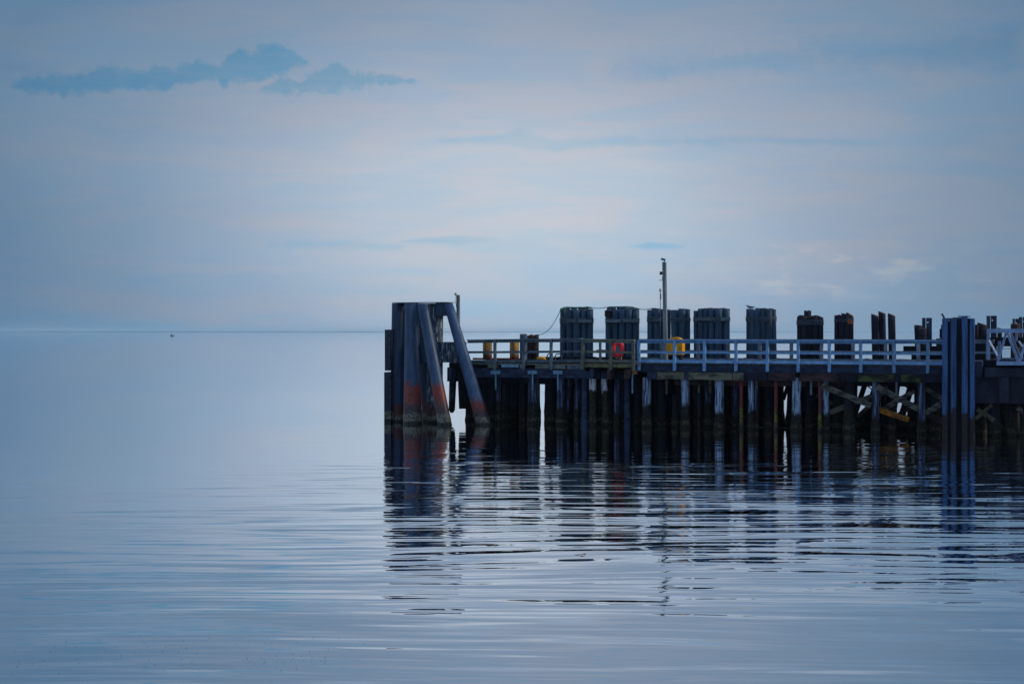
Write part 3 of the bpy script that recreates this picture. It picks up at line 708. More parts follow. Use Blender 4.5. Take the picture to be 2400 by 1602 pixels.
# ------------------------------------------------------------------ pile clusters behind the pier
def hull(pts):
    pts = sorted(set(pts))
    def half(ps):
        h = []
        for p in ps:
            while len(h) >= 2 and (h[-1][0] - h[-2][0]) * (p[1] - h[-2][1]) - (h[-1][1] - h[-2][1]) * (p[0] - h[-2][0]) <= 0: h.pop()
            h.append(p)
        return h
    a, b = half(pts), half(pts[::-1]); return a[:-1] + b[:-1]
def cluster(label, piles, m, bands, board=None, ledge=None, cat='pile cluster', group='lashed pile clusters behind the pier', brown=(), tilt=0.0, tn='timber'):
    """piles: (px, width px, top y, t, lean at foot in m[, cut])"""
    cx = sum(p[0] for p in piles) / len(piles); ct = sum(p[3] for p in piles) / len(piles)
    c = Thing('pile_cluster', label, cat, (S(cx, ct), ct, 0), group)
    info = []
    for i, p in enumerate(piles):
        px, wpx, yt, t = p[:4]; lean = p[4] if len(p) > 4 else 0; cut = p[5] if len(p) > 5 else 0
        r = wpx / M(px, t) / 2; zt = Z(yt, px, t)
        bm = bm_new(); rg = pile(bm, S(px, t), t, -1.5, zt, r, ds=lean, irr=.05, foot=1, cut=cut, seg=18)
        # split or worn pile head
        for v in rg[-1]: v.co.z += random.uniform(-.012, .012) if tn != 'rough' else random.uniform(-.05, .04)
        ob = c.part('pile', bm, m)
        if random.random() < .6 or i in brown:
            bm = bm_new(); tube(bm, [(S(px, t), t, zt + .0), (S(px, t), t, zt + .022)], r * .93, 12, .06); 
            for v in bm.verts: v.co.z -= cut * (v.co.x - S(px, t)) / r
            c.part('end_grain', bm, 'wood_top')
        info.append((S(px, t), t, r, lean, zt))
    for (ya, yb, n, wob, mm) in bands:
        for k in range(n):
            y = ya + (yb - ya) * (k / max(1, n - 1))
            zc = Z(y, cx, ct); pts = []
            for (s, t, r, lean, zt_) in info:
                f = (zt_ - zc) / (zt_ + 1.5)
                for a in range(12): pts.append((round(s + lean * f + (r + .022) * math.cos(a * PI / 6), 4), round(t + (r + .022) * math.sin(a * PI / 6), 4)))
            h = hull(pts); path = []
            ph = random.random() * 6
            for (a, b) in h:
                path.append((a, b, zc + wob * math.sin(1.3 * a + ph) + random.uniform(-.006, .006)))
            bm = bm_new(); tube(bm, path, .016, 5, closed=True); c.part('cable_wrap', bm, mm)
    front_t = min(i[1] - i[2] for i in info)
    for (x0, x1, y0, y1) in (board or ()):
        bm = bm_new(); box(bm, S(x0, front_t), S(x1, front_t), front_t - .075, front_t - .022, Z(y1, cx, front_t), Z(y0, cx, front_t)); c.part('wale_board', bm, 'strap', bevel=.008)
    if ledge:
        x0, x1, y0, y1, mm = ledge
        bm = bm_new(); wobble_box(bm, S(x0, 5.75), S(x1, 5.75), 5.62, 5.9, Z(y1, cx, 5.75), Z(y0, cx, 5.75), .008, 4); c.part('chock', bm, mm)
    return c
c1 = cluster('five-front pile cluster with green rope over its head, nearest the bollards',
    [(1320, 14.5, 722, 6.6, -.03), (1335.5, 15, 725.5, 6.4, 0), (1352, 17, 725, 6.35, -.03), (1368, 14, 726.5, 6.45, 0), (1382.5, 15, 726, 6.5, -.04),
     (1329, 14, 722, 7.0, 0), (1345, 14, 722.5, 7.0, 0), (1362, 14, 722, 7.1, 0), (1374, 13, 720.5, 7.0, 0), (1384, 13, 724, 7.0)],
    'cluster', [(746, 757, 6, .02, 'cable')], board=[(1329, 1352, 749, 755), (1356, 1388, 749, 756)], ledge=(1313, 1395, 835.5, 842, 'black_wood'))
c2 = cluster('pile cluster with a black rope coil round its left pile head, behind the lifebuoy',
    [(1426.5, 15, 727, 6.5, 0), (1443, 15, 725.5, 6.4, 0), (1458.5, 15, 725.5, 6.35, 0), (1474, 15.5, 725.5, 6.4, 0), (1489, 15, 726, 6.55, 0),
     (1428, 12, 719.5, 6.95, 0), (1438, 12, 720, 7.05), (1452, 14, 720.5, 7.0), (1466, 14, 720, 7.05), (1480, 14, 721, 7.0), (1492, 13, 724, 7.0)],
    'cluster', [(747, 756, 4, .01, 'cable')], board=[(1420, 1456, 748.5, 755), (1461, 1497, 748, 755.5)], ledge=(1412, 1500, 836, 843, 'black_wood'))
# the black coil on its first pile (a thing of its own)
bm = bm_new(); pts = []
for i in range(7 * 14):
    a = 2 * PI * i / 14; y = 727.5 + 14 * i / (7 * 14)
    rr_ = .185 + .022 * math.sin(i * .45)
    pts.append((S(1426.5, 6.5) + rr_ * math.cos(a), 6.5 + rr_ * math.sin(a), Z(y, 1426, 6.5)))
tube(bm, pts, .024, 6)
single('rope_coil', bm, 'bird', 'thick black rope coiled round the left pile head behind the lifebuoy', 'rope', (S(1426.5, 6.5), 6.5, Z(742, 1426, 6.5)))
c3 = cluster('wide pile cluster crossed by the tall lamp pole, its wires slanting up rightwards',
    [(1524.5, 15, 727, 6.5, 0), (1540.5, 15, 723.5, 6.4, 0), (1552, 11, 725, 6.7, 0), (1566, 12, 726, 6.5, 0), (1580, 16, 727, 6.4, .12), (1598.5, 17, 723, 6.4, .04), (1611, 13, 724.5, 6.6, .02),
     (1533, 13, 722.5, 7.0), (1560, 14, 727, 7.0), (1589, 15, 726, 7.0), (1606, 13, 724, 7.05)],
    'cluster', [(744, 752, 4, .05, 'cable'), (749, 751, 2, .10, 'cable')], board=[(1530, 1551, 746, 752)], ledge=(1506, 1622, 837, 844, 'black_wood'))
c4 = cluster('pile cluster right of the yellow locker, with a looping wire and one low pile',
    [(1631, 11, 728, 6.5, .04), (1642.5, 14, 724, 6.4, .03), (1655, 14, 723, 6.4, 0), (1668, 14, 723.5, 6.35, 0), (1684, 17, 722.5, 6.35, 0), (1702, 17, 723, 6.6, 0),
     (1649, 14, 722.5, 7.0), (1664, 14, 721.5, 7.05), (1678, 14, 722, 7.0), (1694, 14, 722.5, 7.0)],
    'cluster', [(744, 752, 5, .012, 'cable')], board=[(1628, 1676, 744.5, 751.5), (1690, 1711, 744.5, 752)], ledge=(1618, 1714, 838, 846, 'black_wood'))
c5 = cluster('narrower pile cluster with a gull resting on its left head',
    [(1755, 12, 724.5, 6.6, 0), (1764, 14, 726, 6.4, 0), (1776, 15, 725.5, 6.35, 0), (1789, 15, 726, 6.4, 0), (1802, 15, 724.5, 6.4, .03), (1813, 12, 725.5, 6.6, .08),
     (1760, 13, 723.5, 7.0), (1777, 14, 722, 7.05), (1791, 14, 722, 7.05), (1807, 12, 722.5, 7.0)],
    'cluster', [(742, 751, 6, .01, 'cable')], ledge=(1744, 1826, 838.5, 847, 'black_wood'))
c6 = cluster('blackened pile cluster with one pile head standing up above the rest',
    [(1874, 12, 741, 6.5, 0), (1885, 14, 743, 6.4, 0), (1898, 14, 743.5, 6.4, 0), (1911, 14, 742, 6.4, 0), (1923, 13, 744, 6.5, .03),
     (1879, 13, 739.5, 6.9, 0, .02), (1893, 17, 728.5, 6.7, 0), (1906, 14, 740.5, 6.9, 0, -.02), (1919, 14, 741, 6.9, 0, .04)],
    'black_wood', [(750, 761, 6, .012, 'cable')], brown=(4, 8), tn='rough', ledge=(1866, 1934, 840, 848, 'black_wood'))
c7 = cluster('ragged black pile cluster with splintered slanting tops and a rusty patch',
    [(1962, 13, 740, 6.5, 0, .02), (1973, 14, 739, 6.4, 0, .03), (1984, 14, 739, 6.4, 0, .03), (1994, 13, 739, 6.5, 0, .05),
     (1968, 13, 739, 6.9, 0), (1979, 14, 735, 6.9, 0, .05), (1991, 17, 736, 6.8, 0, .09)],
    'black_wood', [(748, 752, 2, .02, 'cable')], brown=(3, 6), tn='rough', ledge=(1954, 2004, 841, 850, 'black_wood'))
bm = bm_new(); box(bm, S(1988, 6.2), S(1999.5, 6.2), 6.10, 6.14, Z(759, 1993, 6.2), Z(749, 1993, 6.2)); c7.part('rusty_strap', bm, 'rust')
# loose wires on the cluster fronts
def wire(c, pts, t, r=.011, m='cable', name='loose_wire'):
    bm = bm_new(); tube(bm, [(S(x, t), t, Z(y, x, t)) for x, y in pts], r, 5); c.part(name, bm, m)
wire(c1, [(1316, 745), (1324, 747), (1334, 750), (1338, 748)], 6.12); wire(c1, [(1327, 756), (1326, 765), (1329, 773)], 6.12)
wire(c2, [(1433, 757), (1434, 765), (1432.5, 773)], 6.15); wire(c3, [(1606, 752), (1600, 765), (1590, 779)], 6.1)
wire(c4, [(1629, 750), (1638, 759), (1652, 763.5), (1668, 759), (1676, 752)], 6.1); wire(c5, [(1751, 749), (1762, 753), (1780, 755), (1798, 750)], 6.1)
# green rope running from the stubs over the first clusters
def rope(name, pts, r, m, label):
    bm = bm_new(); P = [(S(x, t), t, Z(y, x, t)) for x, y, t in pts]; tube(bm, P, r, 6)
    single(name, bm, m, label, 'rope', P[0])
sag = []
for i in range(15):
    q = i / 14; sag.append((1262 + (1315 - 1262) * q, 784 - (784 - 722.5) * (q ** 2.1), 3.2 + 3.4 * q))
rope('mooring_line', sag, .016, 'drope', 'thin dark line sagging from the brown stub pile up to the first cluster')
rope('mooring_line', [(1387, 721.5, 6.8), (1400, 722.3, 6.8), (1412, 721.5, 6.8), (1424, 719.6, 6.8)], .016, 'drope', 'thin line strung between the first two clusters')
rope('mooring_line', [(1494, 722.5, 6.9), (1504, 725, 6.8), (1514, 725, 6.7), (1526, 723, 6.6)], .016, 'drope', 'thin line strung between the lifebuoy cluster and the lamp pole cluster')
rope('green_rope', [(1316, 735, 6.42), (1314.5, 724, 6.35), (1322, 721, 6.5), (1330, 720.2, 6.8), (1341, 720.8, 6.75), (1352, 721, 6.8), (1362, 720.5, 6.7), (1366, 721, 6.7), (1376, 719.6, 6.8), (1387, 721.3, 6.8)], .04, 'rope', 'bright green rope laid over the pile heads of the first cluster')
rope('green_rope', [(1426, 719, 6.85), (1440, 719, 6.8), (1455, 718.8, 6.8), (1469, 718.3, 6.8), (1482, 719.6, 6.8), (1494, 722.5, 6.9)], .026, 'rope', 'green rope over the pile heads of the cluster behind the lifebuoy')

# ------------------------------------------------------------------ single piles to the right
G1 = 'single piles behind the pier on the right'
stub(2050, 17, 6.6, 739, 'black_wood', 'left one of three slant-cut black piles standing apart', cut=.06, lean=.16, group=G1)
stub(2067, 17, 6.8, 733, 'black_wood', 'tallest middle one of three slant-cut black piles standing apart', cut=.06, lean=.16, group=G1)
stub(2089.5, 17.5, 6.6, 738, 'black_wood', 'right one of three slant-cut black piles standing apart', cut=.07, lean=.12, group=G1)
stub(2152, 19, 6.5, 763, 'black_wood', 'low black pile leaning left of the upright blue steel pile', cut=.02, lean=.25, group=G1)
stub(2162, 19, 6.2, 771, 'black_wood', 'shortest black pile in front of the upright blue steel pile', cut=-.03, lean=.05, group=G1)
def hpile(px0, px1, t, yt, label, ybot=None):
    h = Thing('steel_h_pile', label, 'steel pile', (S((px0 + px1) / 2, t), t, DECK if ybot else 0), 'steel piles with a hole near the top')
    s0, s1 = S(px0, t), S(px1, t); w_ = s1 - s0; zt = Z(yt, (px0 + px1) / 2, t); c = (s0 + s1) / 2
    # channel section: two flanges turned towards us and a recessed web with a lifting hole
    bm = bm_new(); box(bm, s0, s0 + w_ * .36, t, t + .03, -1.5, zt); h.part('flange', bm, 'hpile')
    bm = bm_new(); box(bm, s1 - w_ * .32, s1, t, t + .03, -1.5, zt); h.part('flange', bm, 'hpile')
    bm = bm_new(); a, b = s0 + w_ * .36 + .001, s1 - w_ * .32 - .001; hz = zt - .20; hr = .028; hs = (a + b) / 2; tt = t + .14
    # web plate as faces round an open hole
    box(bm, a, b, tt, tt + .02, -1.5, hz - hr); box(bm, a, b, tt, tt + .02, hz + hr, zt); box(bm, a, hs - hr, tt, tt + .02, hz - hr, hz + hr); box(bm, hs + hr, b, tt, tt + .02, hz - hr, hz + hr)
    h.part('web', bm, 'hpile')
hpile(2161, 2184, 6.9, 744.5, 'upright blue steel pile with a hole, left of the big blue sheet piles')
hpile(2312, 2336, 6.9, 739.5, 'tallest steel pile with a hole, rising behind the gangway end')
hpile(2373, 2388, 6.9, 746.5, 'narrow steel pile with a hole behind the gangway, next to the right edge')
hpile(2388, 2410, 6.6, 742.5, 'steel pile with a hole at the right edge behind the gangway')
stub(2286, 11, 6.4, 762, 'black_wood', 'thin black pile head just right of the blue sheet piles', group=G1)
stub(2302, 23, 6.4, 760, 'black_wood', 'broad black pile head between the sheet piles and the gangway', cut=.07, group=G1)
stub(2343, 11, 6.4, 770, 'black_wood', 'small black pile head seen over the gangway rail', cut=.03, group=G1)
stub(2380, 22, 6.2, 759.5, 'brown', 'brown pile head in front of the narrow steel pile', group=G1)
# stepped stack of timbers
st = Thing('timber_stack', 'dark stepped stack of heavy timbers behind the blue railing', 'timber stack', (S(2170, 6.0), 6.0, DECK))
for x0, x1, y0, y1 in ((2136, 2330, 826, 852), (2117, 2330, 811, 825.5), (2194, 2290, 793, 810.7), (2202, 2290, 770, 792.7), (2205.5, 2290, 760.5, 769.7), (2283, 2420, 790, 810.7)):
    bm = bm_new(); wobble_box(bm, S(x0, 5.75), S(x1, 5.75), 5.75, 6.15, Z(y1, 2200, 5.75), Z(y0, 2200, 5.75), .006, 4); st.part('beam', bm, 'dark')
bm = bm_new(); wobble_box(bm, S(2004, 5.75), S(2050, 5.75), 5.62, 5.85, DECK + .05, DECK + .14, .02, 5)
single('driftwood_plank', bm, 'brace', 'rough plank lying on the far deck edge beside the ragged cluster', 'plank', (S(2020, 5.7), 5.7, DECK))

# ------------------------------------------------------------------ lifebuoy
lb = Thing('lifebuoy', 'red lifebuoy with white back hanging on the mossy railing of the platform', 'lifebuoy', (S(1449, -.2), -.2, DECK))
def ringbody(cx, t, zc, a, b, ha, hb, w_, rot, m, name, off):
    """flat oval ring with rounded front, facing the camera and turned by rot about the vertical"""
    bm = bm_new(); n = 28; rows = []
    ca, sa = math.cos(rot), math.sin(rot)
    for i in range(n):
        an = 2 * PI * i / n; row = []
        mx_, mz = (a + ha) / 2, (b + hb) / 2; rx, rz = (a - ha) / 2, (b - hb) / 2
        for j in range(8):
            f = 2 * PI * j / 8
            lx = (mx_ + rx * math.cos(f)) * math.copysign(abs(math.cos(an)) ** .85, math.cos(an)); lz = (mz + rz * math.cos(f)) * math.copysign(abs(math.sin(an)) ** .85, math.sin(an)); ly = w_ * math.sin(f) + off
            row.append(bm.verts.new((cx + lx * ca - ly * sa, t + lx * sa + ly * ca, zc + lz)))
        rows.append(row)
    for i in range(n):
        for j in range(8):
            f = bm.faces.new((rows[i][j], rows[(i + 1) % n][j], rows[(i + 1) % n][(j + 1) % 8], rows[i][(j + 1) % 8])); f.smooth = True
    lb.part(name, bm, m)
cx = S(1447.5, -.45); zc = Z(817, 1447, -.45)
ringbody(cx, -.45, zc, .305, .385, .07, .15, .065, .5, 'red', 'ring', 0)
ringbody(cx, -.45, zc, .308, .388, .15, .2, .045, .5, 'white', 'back_shell', .07)
bm = bm_new(); obox(bm, (cx + .04, -.40, zc - .17), (cx + .04, -.40, zc + .17), .22, .03); lb.part('centre_panel', bm, 'teal')
bm = bm_new(); box(bm, S(1451, -.2), S(1456, -.2), -.22, -.14, DECK, zc - .2); lb.part('bracket_post', bm, 'orange')
bm = bm_new(); tube(bm, [(cx - .1, -.52, zc - .35), (cx - .03, -.54, zc - .42), (cx + .04, -.5, zc - .38)], .012, 5); lb.part('rope', bm, 'white')

# ------------------------------------------------------------------ yellow box
yb = Thing('equipment_locker', 'bright yellow round-topped locker on the pier behind the blue railing', 'locker', (S(1584, 2.2), 2.2, DECK))
t = 2.2; s0, s1 = S(1565.5, t), S(1602.5, t); zb, zs, zt = Z(831.5, 1584, t), Z(798, 1584, t), Z(789.5, 1584, t)
bm = bm_new(); prof = [(s0 + .05, zb), (s1 - .05, zb), (s1, zb + .05), (s1, zs - .08), (s1 - .04, zs)]
for i in range(1, 10):
    a = PI * i / 10; prof.append(((s0 + s1) / 2 + (s1 - s0) / 2 * .82 * math.cos(a), zs + (zt - zs) * math.sin(a)))
prof += [(s0 + .04, zs), (s0, zs - .08), (s0, zb + .05)]
f0 = [bm.verts.new((a, t - .2, b)) for a, b in prof]; f1 = [bm.verts.new((a, t + .2, b)) for a, b in prof]
bm.faces.new(f0); bm.faces.new(f1[::-1])
for i in range(len(prof)): bm.faces.new((f0[i], f0[(i + 1) % len(prof)], f1[(i + 1) % len(prof)], f1[i]))
yb.part('shell', bm, 'yellow', bevel=.02)
for a in (s0 + .13, s1 - .13):
    bm = bm_new(); box(bm, a - .05, a + .05, t - .15, t + .15, DECK + .002, zb); yb.part('foot', bm, 'dark')
bm = bm_new(); tube(bm, [(s1 - .1, t - .21, (zb + zs) / 2 - .06), (s1 - .1, t - .24, (zb + zs) / 2 - .04), (s1 - .1, t - .24, (zb + zs) / 2 + .04), (s1 - .1, t - .21, (zb + zs) / 2 + .06)], .01, 6); yb.part('handle', bm, 'dark')

# ------------------------------------------------------------------ tall lamp pole and thin mast
lp = Thing('lamp_pole', 'tall square grey wooden pole topped by a floodlight, with a loudspeaker on its side', 'lamp pole', (S(1559, 3.6), 3.6, DECK))
t = 3.6
bm = bm_new(); a0, a1 = S(1560.5, t), S(1557, t); zt = Z(614, 1557, t)
obox(bm, (a0, t, DECK), (a1, t, zt), .165, .165); lp.part('pole', bm, 'grey_post', bevel=.015)
bm = bm_new(); tube(bm, [(a1, t, zt), (a1, t, zt + .07)], .02, 6); lp.part('lamp_stem', bm, 'cable')
bm = bm_new(); obox(bm, (S(1551, t), t - .05, Z(606.5, 1551, t)), (S(1560, t), t - .03, Z(609.5, 1560, t)), .10, .16); lp.part('floodlight', bm, 'lite', bevel=.01)
bm = bm_new(); tube(bm, [(a1 - .08, t, Z(640, 1556, t)), (a1 - .13, t - .03, Z(640, 1556, t)), (a1 - .2, t - .05, Z(640, 1556, t))], [.05, .07, .085], 12); lp.part('loudspeaker', bm, 'bird')
bm = bm_new(); obox(bm, (a1 - .08, t, Z(656.5, 1556, t)), (a1 - .24, t, Z(656.5, 1556, t)), .025, .03); obox(bm, (a1 - .09, t, Z(656, 1556, t)), (a1 - .12, t, Z(649, 1556, t)), .012, .012); lp.part('bracket', bm, 'cable')
ms = Thing('beacon_mast', 'thin mast with a small yellowish beacon left of the tall lamp pole', 'mast', (S(1547.5, 4.2), 4.2, DECK)); t = 4.2
bm = bm_new(); s_ = S(1547.5, t); tube(bm, [(s_, t, DECK), (s_, t, Z(683, 1547, t))], .016, 8); tube(bm, [(s_ + .02, t, Z(701, 1547, t)), (s_ + .02, t, Z(688, 1547, t))], .028, 8); ms.part('mast', bm, 'cable')
bm = bm_new(); z = Z(683, 1547, t); tube(bm, [(s_, t, z), (s_, t, z + .02)], .06, 10); ms.part('collar', bm, 'cable')
bm = bm_new(); tube(bm, [(s_, t, z + .02), (s_, t, z + .12), (s_, t, z + .15)], [.048, .048, .02], 10); ms.part('lamp', bm, 'glass')

# ------------------------------------------------------------------ blue sheet-pile dolphin
sh = Thing('sheet_pile_dolphin', 'tall column of bright blue interlocking steel piles standing before the pier at the right', 'dolphin', (S(2245, -1), -1, 0))
t = -1.1
def fl(x0, x1, tt, yt, d=.05, name='flange', top=None, zb=-1.5, m='sheet'):
    bm = bm_new(); box(bm, S(x0, tt), S(x1, tt), tt, tt + d, zb, Z(yt, (x0 + x1) / 2, tt)); return sh.part(name, bm, m)
fl(2208, 2221, t, 745.5); fl(2228.6, 2241, t, 746); fl(2254.5, 2267.5, t - .04, 742.5); fl(2273.5, 2283, t + .03, 746)
fl(2216, 2233, t + .62, 745, name='web', m='hpile'); fl(2233.2, 2260, t + .66, 743.5, name='web', m='hpile'); fl(2266, 2281, t + .20, 745.8, name='web', m='hpile'); fl(2260.2, 2271, t + .60, 745.5, name='web', m='hpile')  # webs darker than the flanges: shade of the recess put into their colour
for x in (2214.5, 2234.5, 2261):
    bm = bm_new(); s_ = S(x, t); box(bm, s_ - .02, s_ + .02, t + .075, t + .595, -1.5, Z(746.8, x, t)); sh.part('web', bm, 'hpile')  # inner webs in the same darkened colour, recess shade painted in
for x in (2208.3, 2282.6):
    bm = bm_new(); s_ = S(x, t); box(bm, s_ - .012, s_ + .012, t + .085, t + (.8 if x < 2240 else .2), -1.5, Z(746.5, x, t)); sh.part('side_plate', bm, 'sheet')
for x, y in ((2222, 750), (2269.5, 750.5)):
    bm = bm_new(); c = Vector((S(x, t + .4), t + (.61 if x < 2240 else .59), Z(y, x, t))); tube(bm, [c, c + Vector((0, -.012, 0))], .032, 10); sh.part('hole_disc', bm, 'white')  # white discs painted in for bright sky showing through the holes
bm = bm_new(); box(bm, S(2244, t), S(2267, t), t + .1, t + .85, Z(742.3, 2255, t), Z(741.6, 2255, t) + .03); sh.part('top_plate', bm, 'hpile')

# ------------------------------------------------------------------ abutment and gangway on the right
ab = Thing('concrete_abutment', 'massive dark abutment below the gangway at the right edge', 'abutment', (S(2350, 1), 1, 0))
bm = bm_new(); box(bm, S(2284, -.5), S(2450, -.5), -.45, 5, Z(945, 2340, -.5), Z(884, 2340, -.5)); ab.part('lower_beam', bm, 'abut', bevel=.02)
bm = bm_new(); box(bm, S(2308, -.6), S(2450, -.6), -.7, 5, Z(883.5, 2340, -.6), Z(861, 2340, -.6)); ab.part('bearing_beam', bm, 'abut', bevel=.02)
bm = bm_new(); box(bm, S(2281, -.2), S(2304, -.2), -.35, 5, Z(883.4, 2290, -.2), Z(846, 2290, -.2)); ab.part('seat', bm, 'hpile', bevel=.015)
bm = bm_new(); box(bm, S(2304.3, -.1), S(2450, -.1), -.1, 5, Z(860.6, 2340, -.1), Z(843, 2340, -.1)); ab.part('deck_slab', bm, 'dark', bevel=.015)
bm = bm_new(); box(bm, S(2343, -.6), S(2364, -.6), -.72, -.46, Z(943, 2350, -.6), Z(884.5, 2350, -.6)); ab.part('pilaster', bm, 'abut')
for px, wd, t in ((2300, 22, .6), (2330, 26, .2), (2375, 28, .4), (2405, 26, .1), (2315, 24, 2.5), (2350, 24, 2.6), (2390, 24, 2.4), (2290, 22, 3.5)):
    bm = bm_new(); pile(bm, S(px, t), t, -1.5, Z(944, px, t), wd / M(px, t) / 2, irr=.1); ab.part('pile', bm, 'dark')
for a in ((2286, 982, 2325, 948, 8), (2290, 958, 2330, 985, 10), (2385, 955, 2412, 975, 10)):
    b_ = bm_new(); t = -.05
    obox(b_, (S(a[0], t), t, Z(a[1], a[0], t)), (S(a[2], t), t, Z(a[3], a[2], t)), a[4] / M(a[0], t), .08); ab.part('brace', b_, 'logs')
gw = Thing('gangway', 'blue-grey metal truss gangway with zigzag diagonals reaching in from the right edge', 'gangway', (S(2400, -.5), -.5, Z(855, 2400, -.5)))
def bar(name, x0, y0, x1, y1, t, wpx, dp=.07, m='truss'):
    bm = bm_new(); obox(bm, (S(x0, t), t, Z(y0, x0, t)), (S(x1, t), t, Z(y1, x1, t)), wpx / M(x0, t), dp); gw.part(name, bm, m)
bar('top_chord', 2313, 775, 2450, 774, -.8, 9.5, .1)
bar('bottom_chord', 2336, 851, 2450, 851, -.8, 9, .1)
bar('bottom_chord', 2341, 841, 2450, 841, .5, 6, .08)
bar('end_post', 2316.5, 779.5, 2316.5, 843, -.6, 7, .07)
bar('diagonal', 2358, 779.6, 2339, 846.4, -.8, 5.5); bar('diagonal', 2361.5, 779.6, 2386, 846.4, -.79, 6); bar('diagonal', 2411, 779.6, 2389, 846.4, -.8, 5.5); bar('diagonal', 2414, 779.6, 2438, 846.4, -.79, 5.5)
bar('diagonal', 2369, 780, 2390, 835, .5, 4.5); bar('diagonal', 2318.5, 798, 2341, 840, -.7, 5, .06); bar('diagonal', 2388, 800, 2400, 816, .5, 5, .06)
bar('strut_highlight', 2318, 797, 2338.5, 833, -.78, 3.5, .03, 'white'); bar('strut_highlight', 2388, 799, 2397, 812, -.3, 3.5, .03, 'white')  # thin white strips laid over two diagonals as their painted highlight
bar('end_post', 2382, 779.7, 2382, 800, .5, 5, .06); bar('wire', 2322, 817, 2450, 817, .2, 1.0, .012)
bar('end_post', 2342, 799, 2342, 843, .45, 6, .06)
bm = bm_new(); box(bm, S(2342, .5), S(2450, .5), -.74, .45, Z(848, 2380, -.5), Z(846.8, 2380, -.5) + .02); gw.part('walkway', bm, 'dark')

# ------------------------------------------------------------------ birds
def ellipsoid(bm, c, r, seg=12, rin=8, rot=0.0):
    c = Vector(c); rows = []
    for i in range(rin + 1):
        f = PI * i / rin; row = []
        for j in range(seg):
            a = 2 * PI * j / seg
            x = r[0] * math.cos(f); y = r[1] * math.sin(f) * math.cos(a); z = r[2] * math.sin(f) * math.sin(a)
            row.append(bm.verts.new(c + Vector((x * math.cos(rot) - z * math.sin(rot), y, x * math.sin(rot) + z * math.cos(rot)))))
        rows.append(row)
    for i in range(rin):
        for j in range(seg):
            f = bm.faces.new((rows[i][j], rows[i][(j + 1) % seg], rows[i + 1][(j + 1) % seg], rows[i + 1][j])); f.smooth = True
def lathe_path(bm, pts, rs, seg=12, squash=.8):
    rg = tube(bm, pts, rs, seg)
t = 6.6; g0 = Vector((S(1757, t), t, Z(723.5, 1757, t)))
gu = Thing('gull', 'grey gull crouched on the left pile head of the narrower cluster', 'gull', tuple(g0), None)
bm = bm_new()
tube(bm, [g0 + Vector(p) for p in ((.25, 0, .055), (.15, 0, .07), (.03, 0, .085), (-.06, 0, .10), (-.10, 0, .135), (-.125, 0, .155), (-.15, 0, .155), (-.165, 0, .150))], [.008, .035, .06, .062, .04, .036, .028, .006], 12)
gu.part('body', bm, 'gull')
bm = bm_new(); tube(bm, [g0 + Vector(p) for p in ((-.155, 0, .152), (-.19, 0, .146), (-.20, 0, .138))], [.012, .008, .003], 6); gu.part('beak', bm, 'yellow')
for sy in (-1, 1):
    bm = bm_new(); tube(bm, [g0 + Vector(p) for p in ((-.06, .045 * sy, .10), (.08, .052 * sy, .095), (.2, .03 * sy, .075), (.29, .01 * sy, .06))], [.02, .032, .02, .004], 8); gu.part('wing', bm, 'cable')
    bm = bm_new(); tube(bm, [g0 + Vector((.02, .025 * sy, .06)), g0 + Vector((.02, .025 * sy, 0))], .006, 5); gu.part('leg', bm, 'orange')
t = -1.0; g0 = Vector((S(2211, t), t, Z(745.6, 2210, t)))
co = Thing('kingfisher', 'small dark long-beaked bird perched on the left corner of the blue sheet piles', 'bird', tuple(g0), None)
bm = bm_new()
tube(bm, [g0 + Vector(p) for p in ((.06, 0, -.03), (.035, 0, .03), (.0, 0, .075), (-.02, 0, .11), (-.035, 0, .135), (-.05, 0, .155), (-.072, 0, .162), (-.085, 0, .158))], [.008, .028, .04, .038, .03, .032, .024, .006], 12)
co.part('body', bm, 'bird')
bm = bm_new(); tube(bm, [g0 + Vector(p) for p in ((-.075, 0, .160), (-.115, 0, .154), (-.145, 0, .148))], [.011, .007, .002], 6); co.part('beak', bm, 'bird')
bm = bm_new(); tube(bm, [g0 + Vector(p) for p in ((-.045, 0, .18), (-.02, 0, .185), (.002, 0, .172))], [.006, .015, .003], 6); co.part('crest', bm, 'bird')
for sy in (-1, 1):
    bm = bm_new(); tube(bm, [g0 + Vector(p) for p in ((-.01, .03 * sy, .115), (.025, .036 * sy, .07), (.055, .02 * sy, .01))], [.012, .02, .004], 8); co.part('wing', bm, 'hpile')
    bm = bm_new(); tube(bm, [g0 + Vector((.0, .015 * sy, .05)), g0 + Vector((.0, .015 * sy, 0))], .005, 5); co.part('leg', bm, 'bird')

# ------------------------------------------------------------------ far boat, floating bits
def at_water(px, py):
    Y = EYE * F / (py - 776.5); return Vector(((px - 1200) / F * Y, Y, 0))
def free(name, label, cat, loc, kindm, parts):
    e = bpy.data.objects.new(name, None); COL.objects.link(e); e.location = loc; e['label'] = label; e['category'] = cat
    for nm, bm, m in parts:
        me = bpy.data.meshes.new(nm); bmesh.ops.recalc_face_normals(bm, faces=bm.faces); bm.to_mesh(me); bm.free(); me.materials.append(MT[m])
        ob = bpy.data.objects.new(nm, me); COL.objects.link(ob); ob.parent = e
bl = at_water(404, 787)
hb = bm_new(); rows = []
for x, hw, zt, zb in ((-1.9, .5, .55, 0), (-1.6, .65, .55, -.3), (0, .75, .55, -.3), (1.2, .55, .65, -.3), (1.9, .2, .8, -.1), (2.1, .03, .85, .3)):
    rows.append([hb.verts.new(p) for p in ((x, -hw, zt), (x, -hw * .6, zb), (x, hw * .6, zb), (x, hw, zt))])
for i in range(5):
    for k in range(4): hb.faces.new((rows[i][k], rows[i + 1][k], rows[i + 1][(k + 1) % 4], rows[i][(k + 1) % 4]))
hb.faces.new(rows[0]); hb.faces.new(rows[-1][::-1])
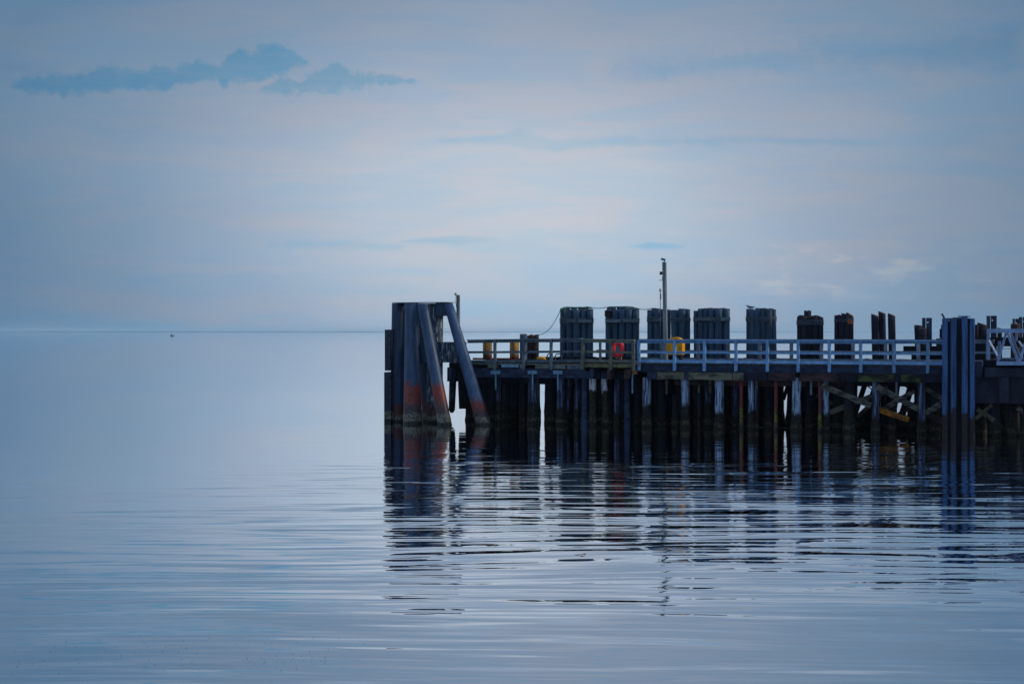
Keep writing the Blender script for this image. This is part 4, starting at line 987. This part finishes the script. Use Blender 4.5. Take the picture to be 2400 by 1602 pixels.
cb = bm_new(); obox(cb, (-.9, 0, .5), (-.9, 0, 1.5), 1.0, 1.1)
mb = bm_new(); tube(mb, [(-.3, 0, .5), (-.3, 0, 2.5)], .10, 6); tube(mb, [(-.3, 0, 2.3), (1.5, 0, .9)], .07, 6); tube(mb, [(-.3, 0, 2.3), (-1.7, 0, .9)], .07, 6)
free('fishing_boat', 'tiny dark boat far out on the calm sea near the horizon', 'boat', bl, None, [('hull', hb, 'boat'), ('cabin', cb, 'boat'), ('rigging', mb, 'boat')])
lf = at_water(1367, 1300); bm = bm_new()
for i in range(8):
    a0, a1 = 2 * PI * i / 8, 2 * PI * (i + 1) / 8
    c = bm.verts.new((0, 0, .012)); r0 = .045 + .012 * (i % 2); r1 = .045 + .012 * ((i + 1) % 2)
    bm.faces.new((c, bm.verts.new((math.cos(a0) * r0 * 1.1, math.sin(a0) * r0, .022 + .01 * math.sin(a0 * 2))), bm.verts.new((math.cos(a1) * r1 * 1.1, math.sin(a1) * r1, .022 + .01 * math.sin(a1 * 2)))))
sm = bm_new(); tube(sm, [(-.045, 0, .012), (-.10, .01, .008), (-.15, .0, .006)], .005, 5)
free('floating_leaf', 'orange-brown leaf afloat on the water below the pier reflections', 'leaf', lf, None, [('blade', bm, 'leaf'), ('stem', sm, 'leaf')])
bm = bm_new(); tube(bm, [(S(1778, 2), 2, .0), (S(1815, 2), 2, .01), (S(1856, 2), 2, .0)], .03, 8, .1)
single('floating_pole', bm, 'brace', 'thin pale pole floating among the piles at the waterline', 'pole', (S(1778, 2), 2, 0))

# ------------------------------------------------------------------ sea haze
hb = bm_new(); box(hb, -17000, 17000, -3500, 17000, -1.0 - 1.5, 24.0)
me = bpy.data.meshes.new('haze'); hb.to_mesh(me); hb.free()
hm = bpy.data.materials.new('sea_haze'); hm.use_nodes = True; g = NT(hm.node_tree)
pv = g.n('ShaderNodeVolumePrincipled'); pv.inputs['Color'].default_value = (0.52, 0.76, 0.92, 1); pv.inputs['Density'].default_value = 5.5e-5
pv.inputs['Anisotropy'].default_value = 0.0
o = g.n('ShaderNodeOutputMaterial'); g.t.links.new(pv.outputs[0], o.inputs['Volume'])
me.materials.append(hm)
ob = bpy.data.objects.new('haze', me); COL.objects.link(ob); ob['kind'] = 'stuff'; ob['label'] = 'thin pale haze over the sea'

# small dark flecks of weed adrift in the foreground
bm = bm_new(); fr = random.Random(11)
for i in range(140):
    px = fr.choice((110, 330, 420, 620, 700)) + fr.gauss(0, 70); py = fr.choice((1508, 1530, 1545, 1560)) + fr.gauss(0, 9)
    if py > 1590 or px < 5: continue
    p = at_water(px, py); r = fr.uniform(.0025, .0075); a0 = fr.random() * 6
    vs = [bm.verts.new(p + Vector((r * fr.uniform(.8, 2.0) * math.cos(a0 + k * PI / 3), r * math.sin(a0 + k * PI / 3), .006 + .003 * (k % 2)))) for k in range(6)]
    bm.faces.new(vs)
me = bpy.data.meshes.new('floating_weed'); bm.to_mesh(me); bm.free(); me.materials.append(MT['black_wood'])
ob = bpy.data.objects.new('floating_weed', me); COL.objects.link(ob); ob['kind'] = 'stuff'; ob['label'] = 'scattered dark flecks of weed drifting on the water at lower left'
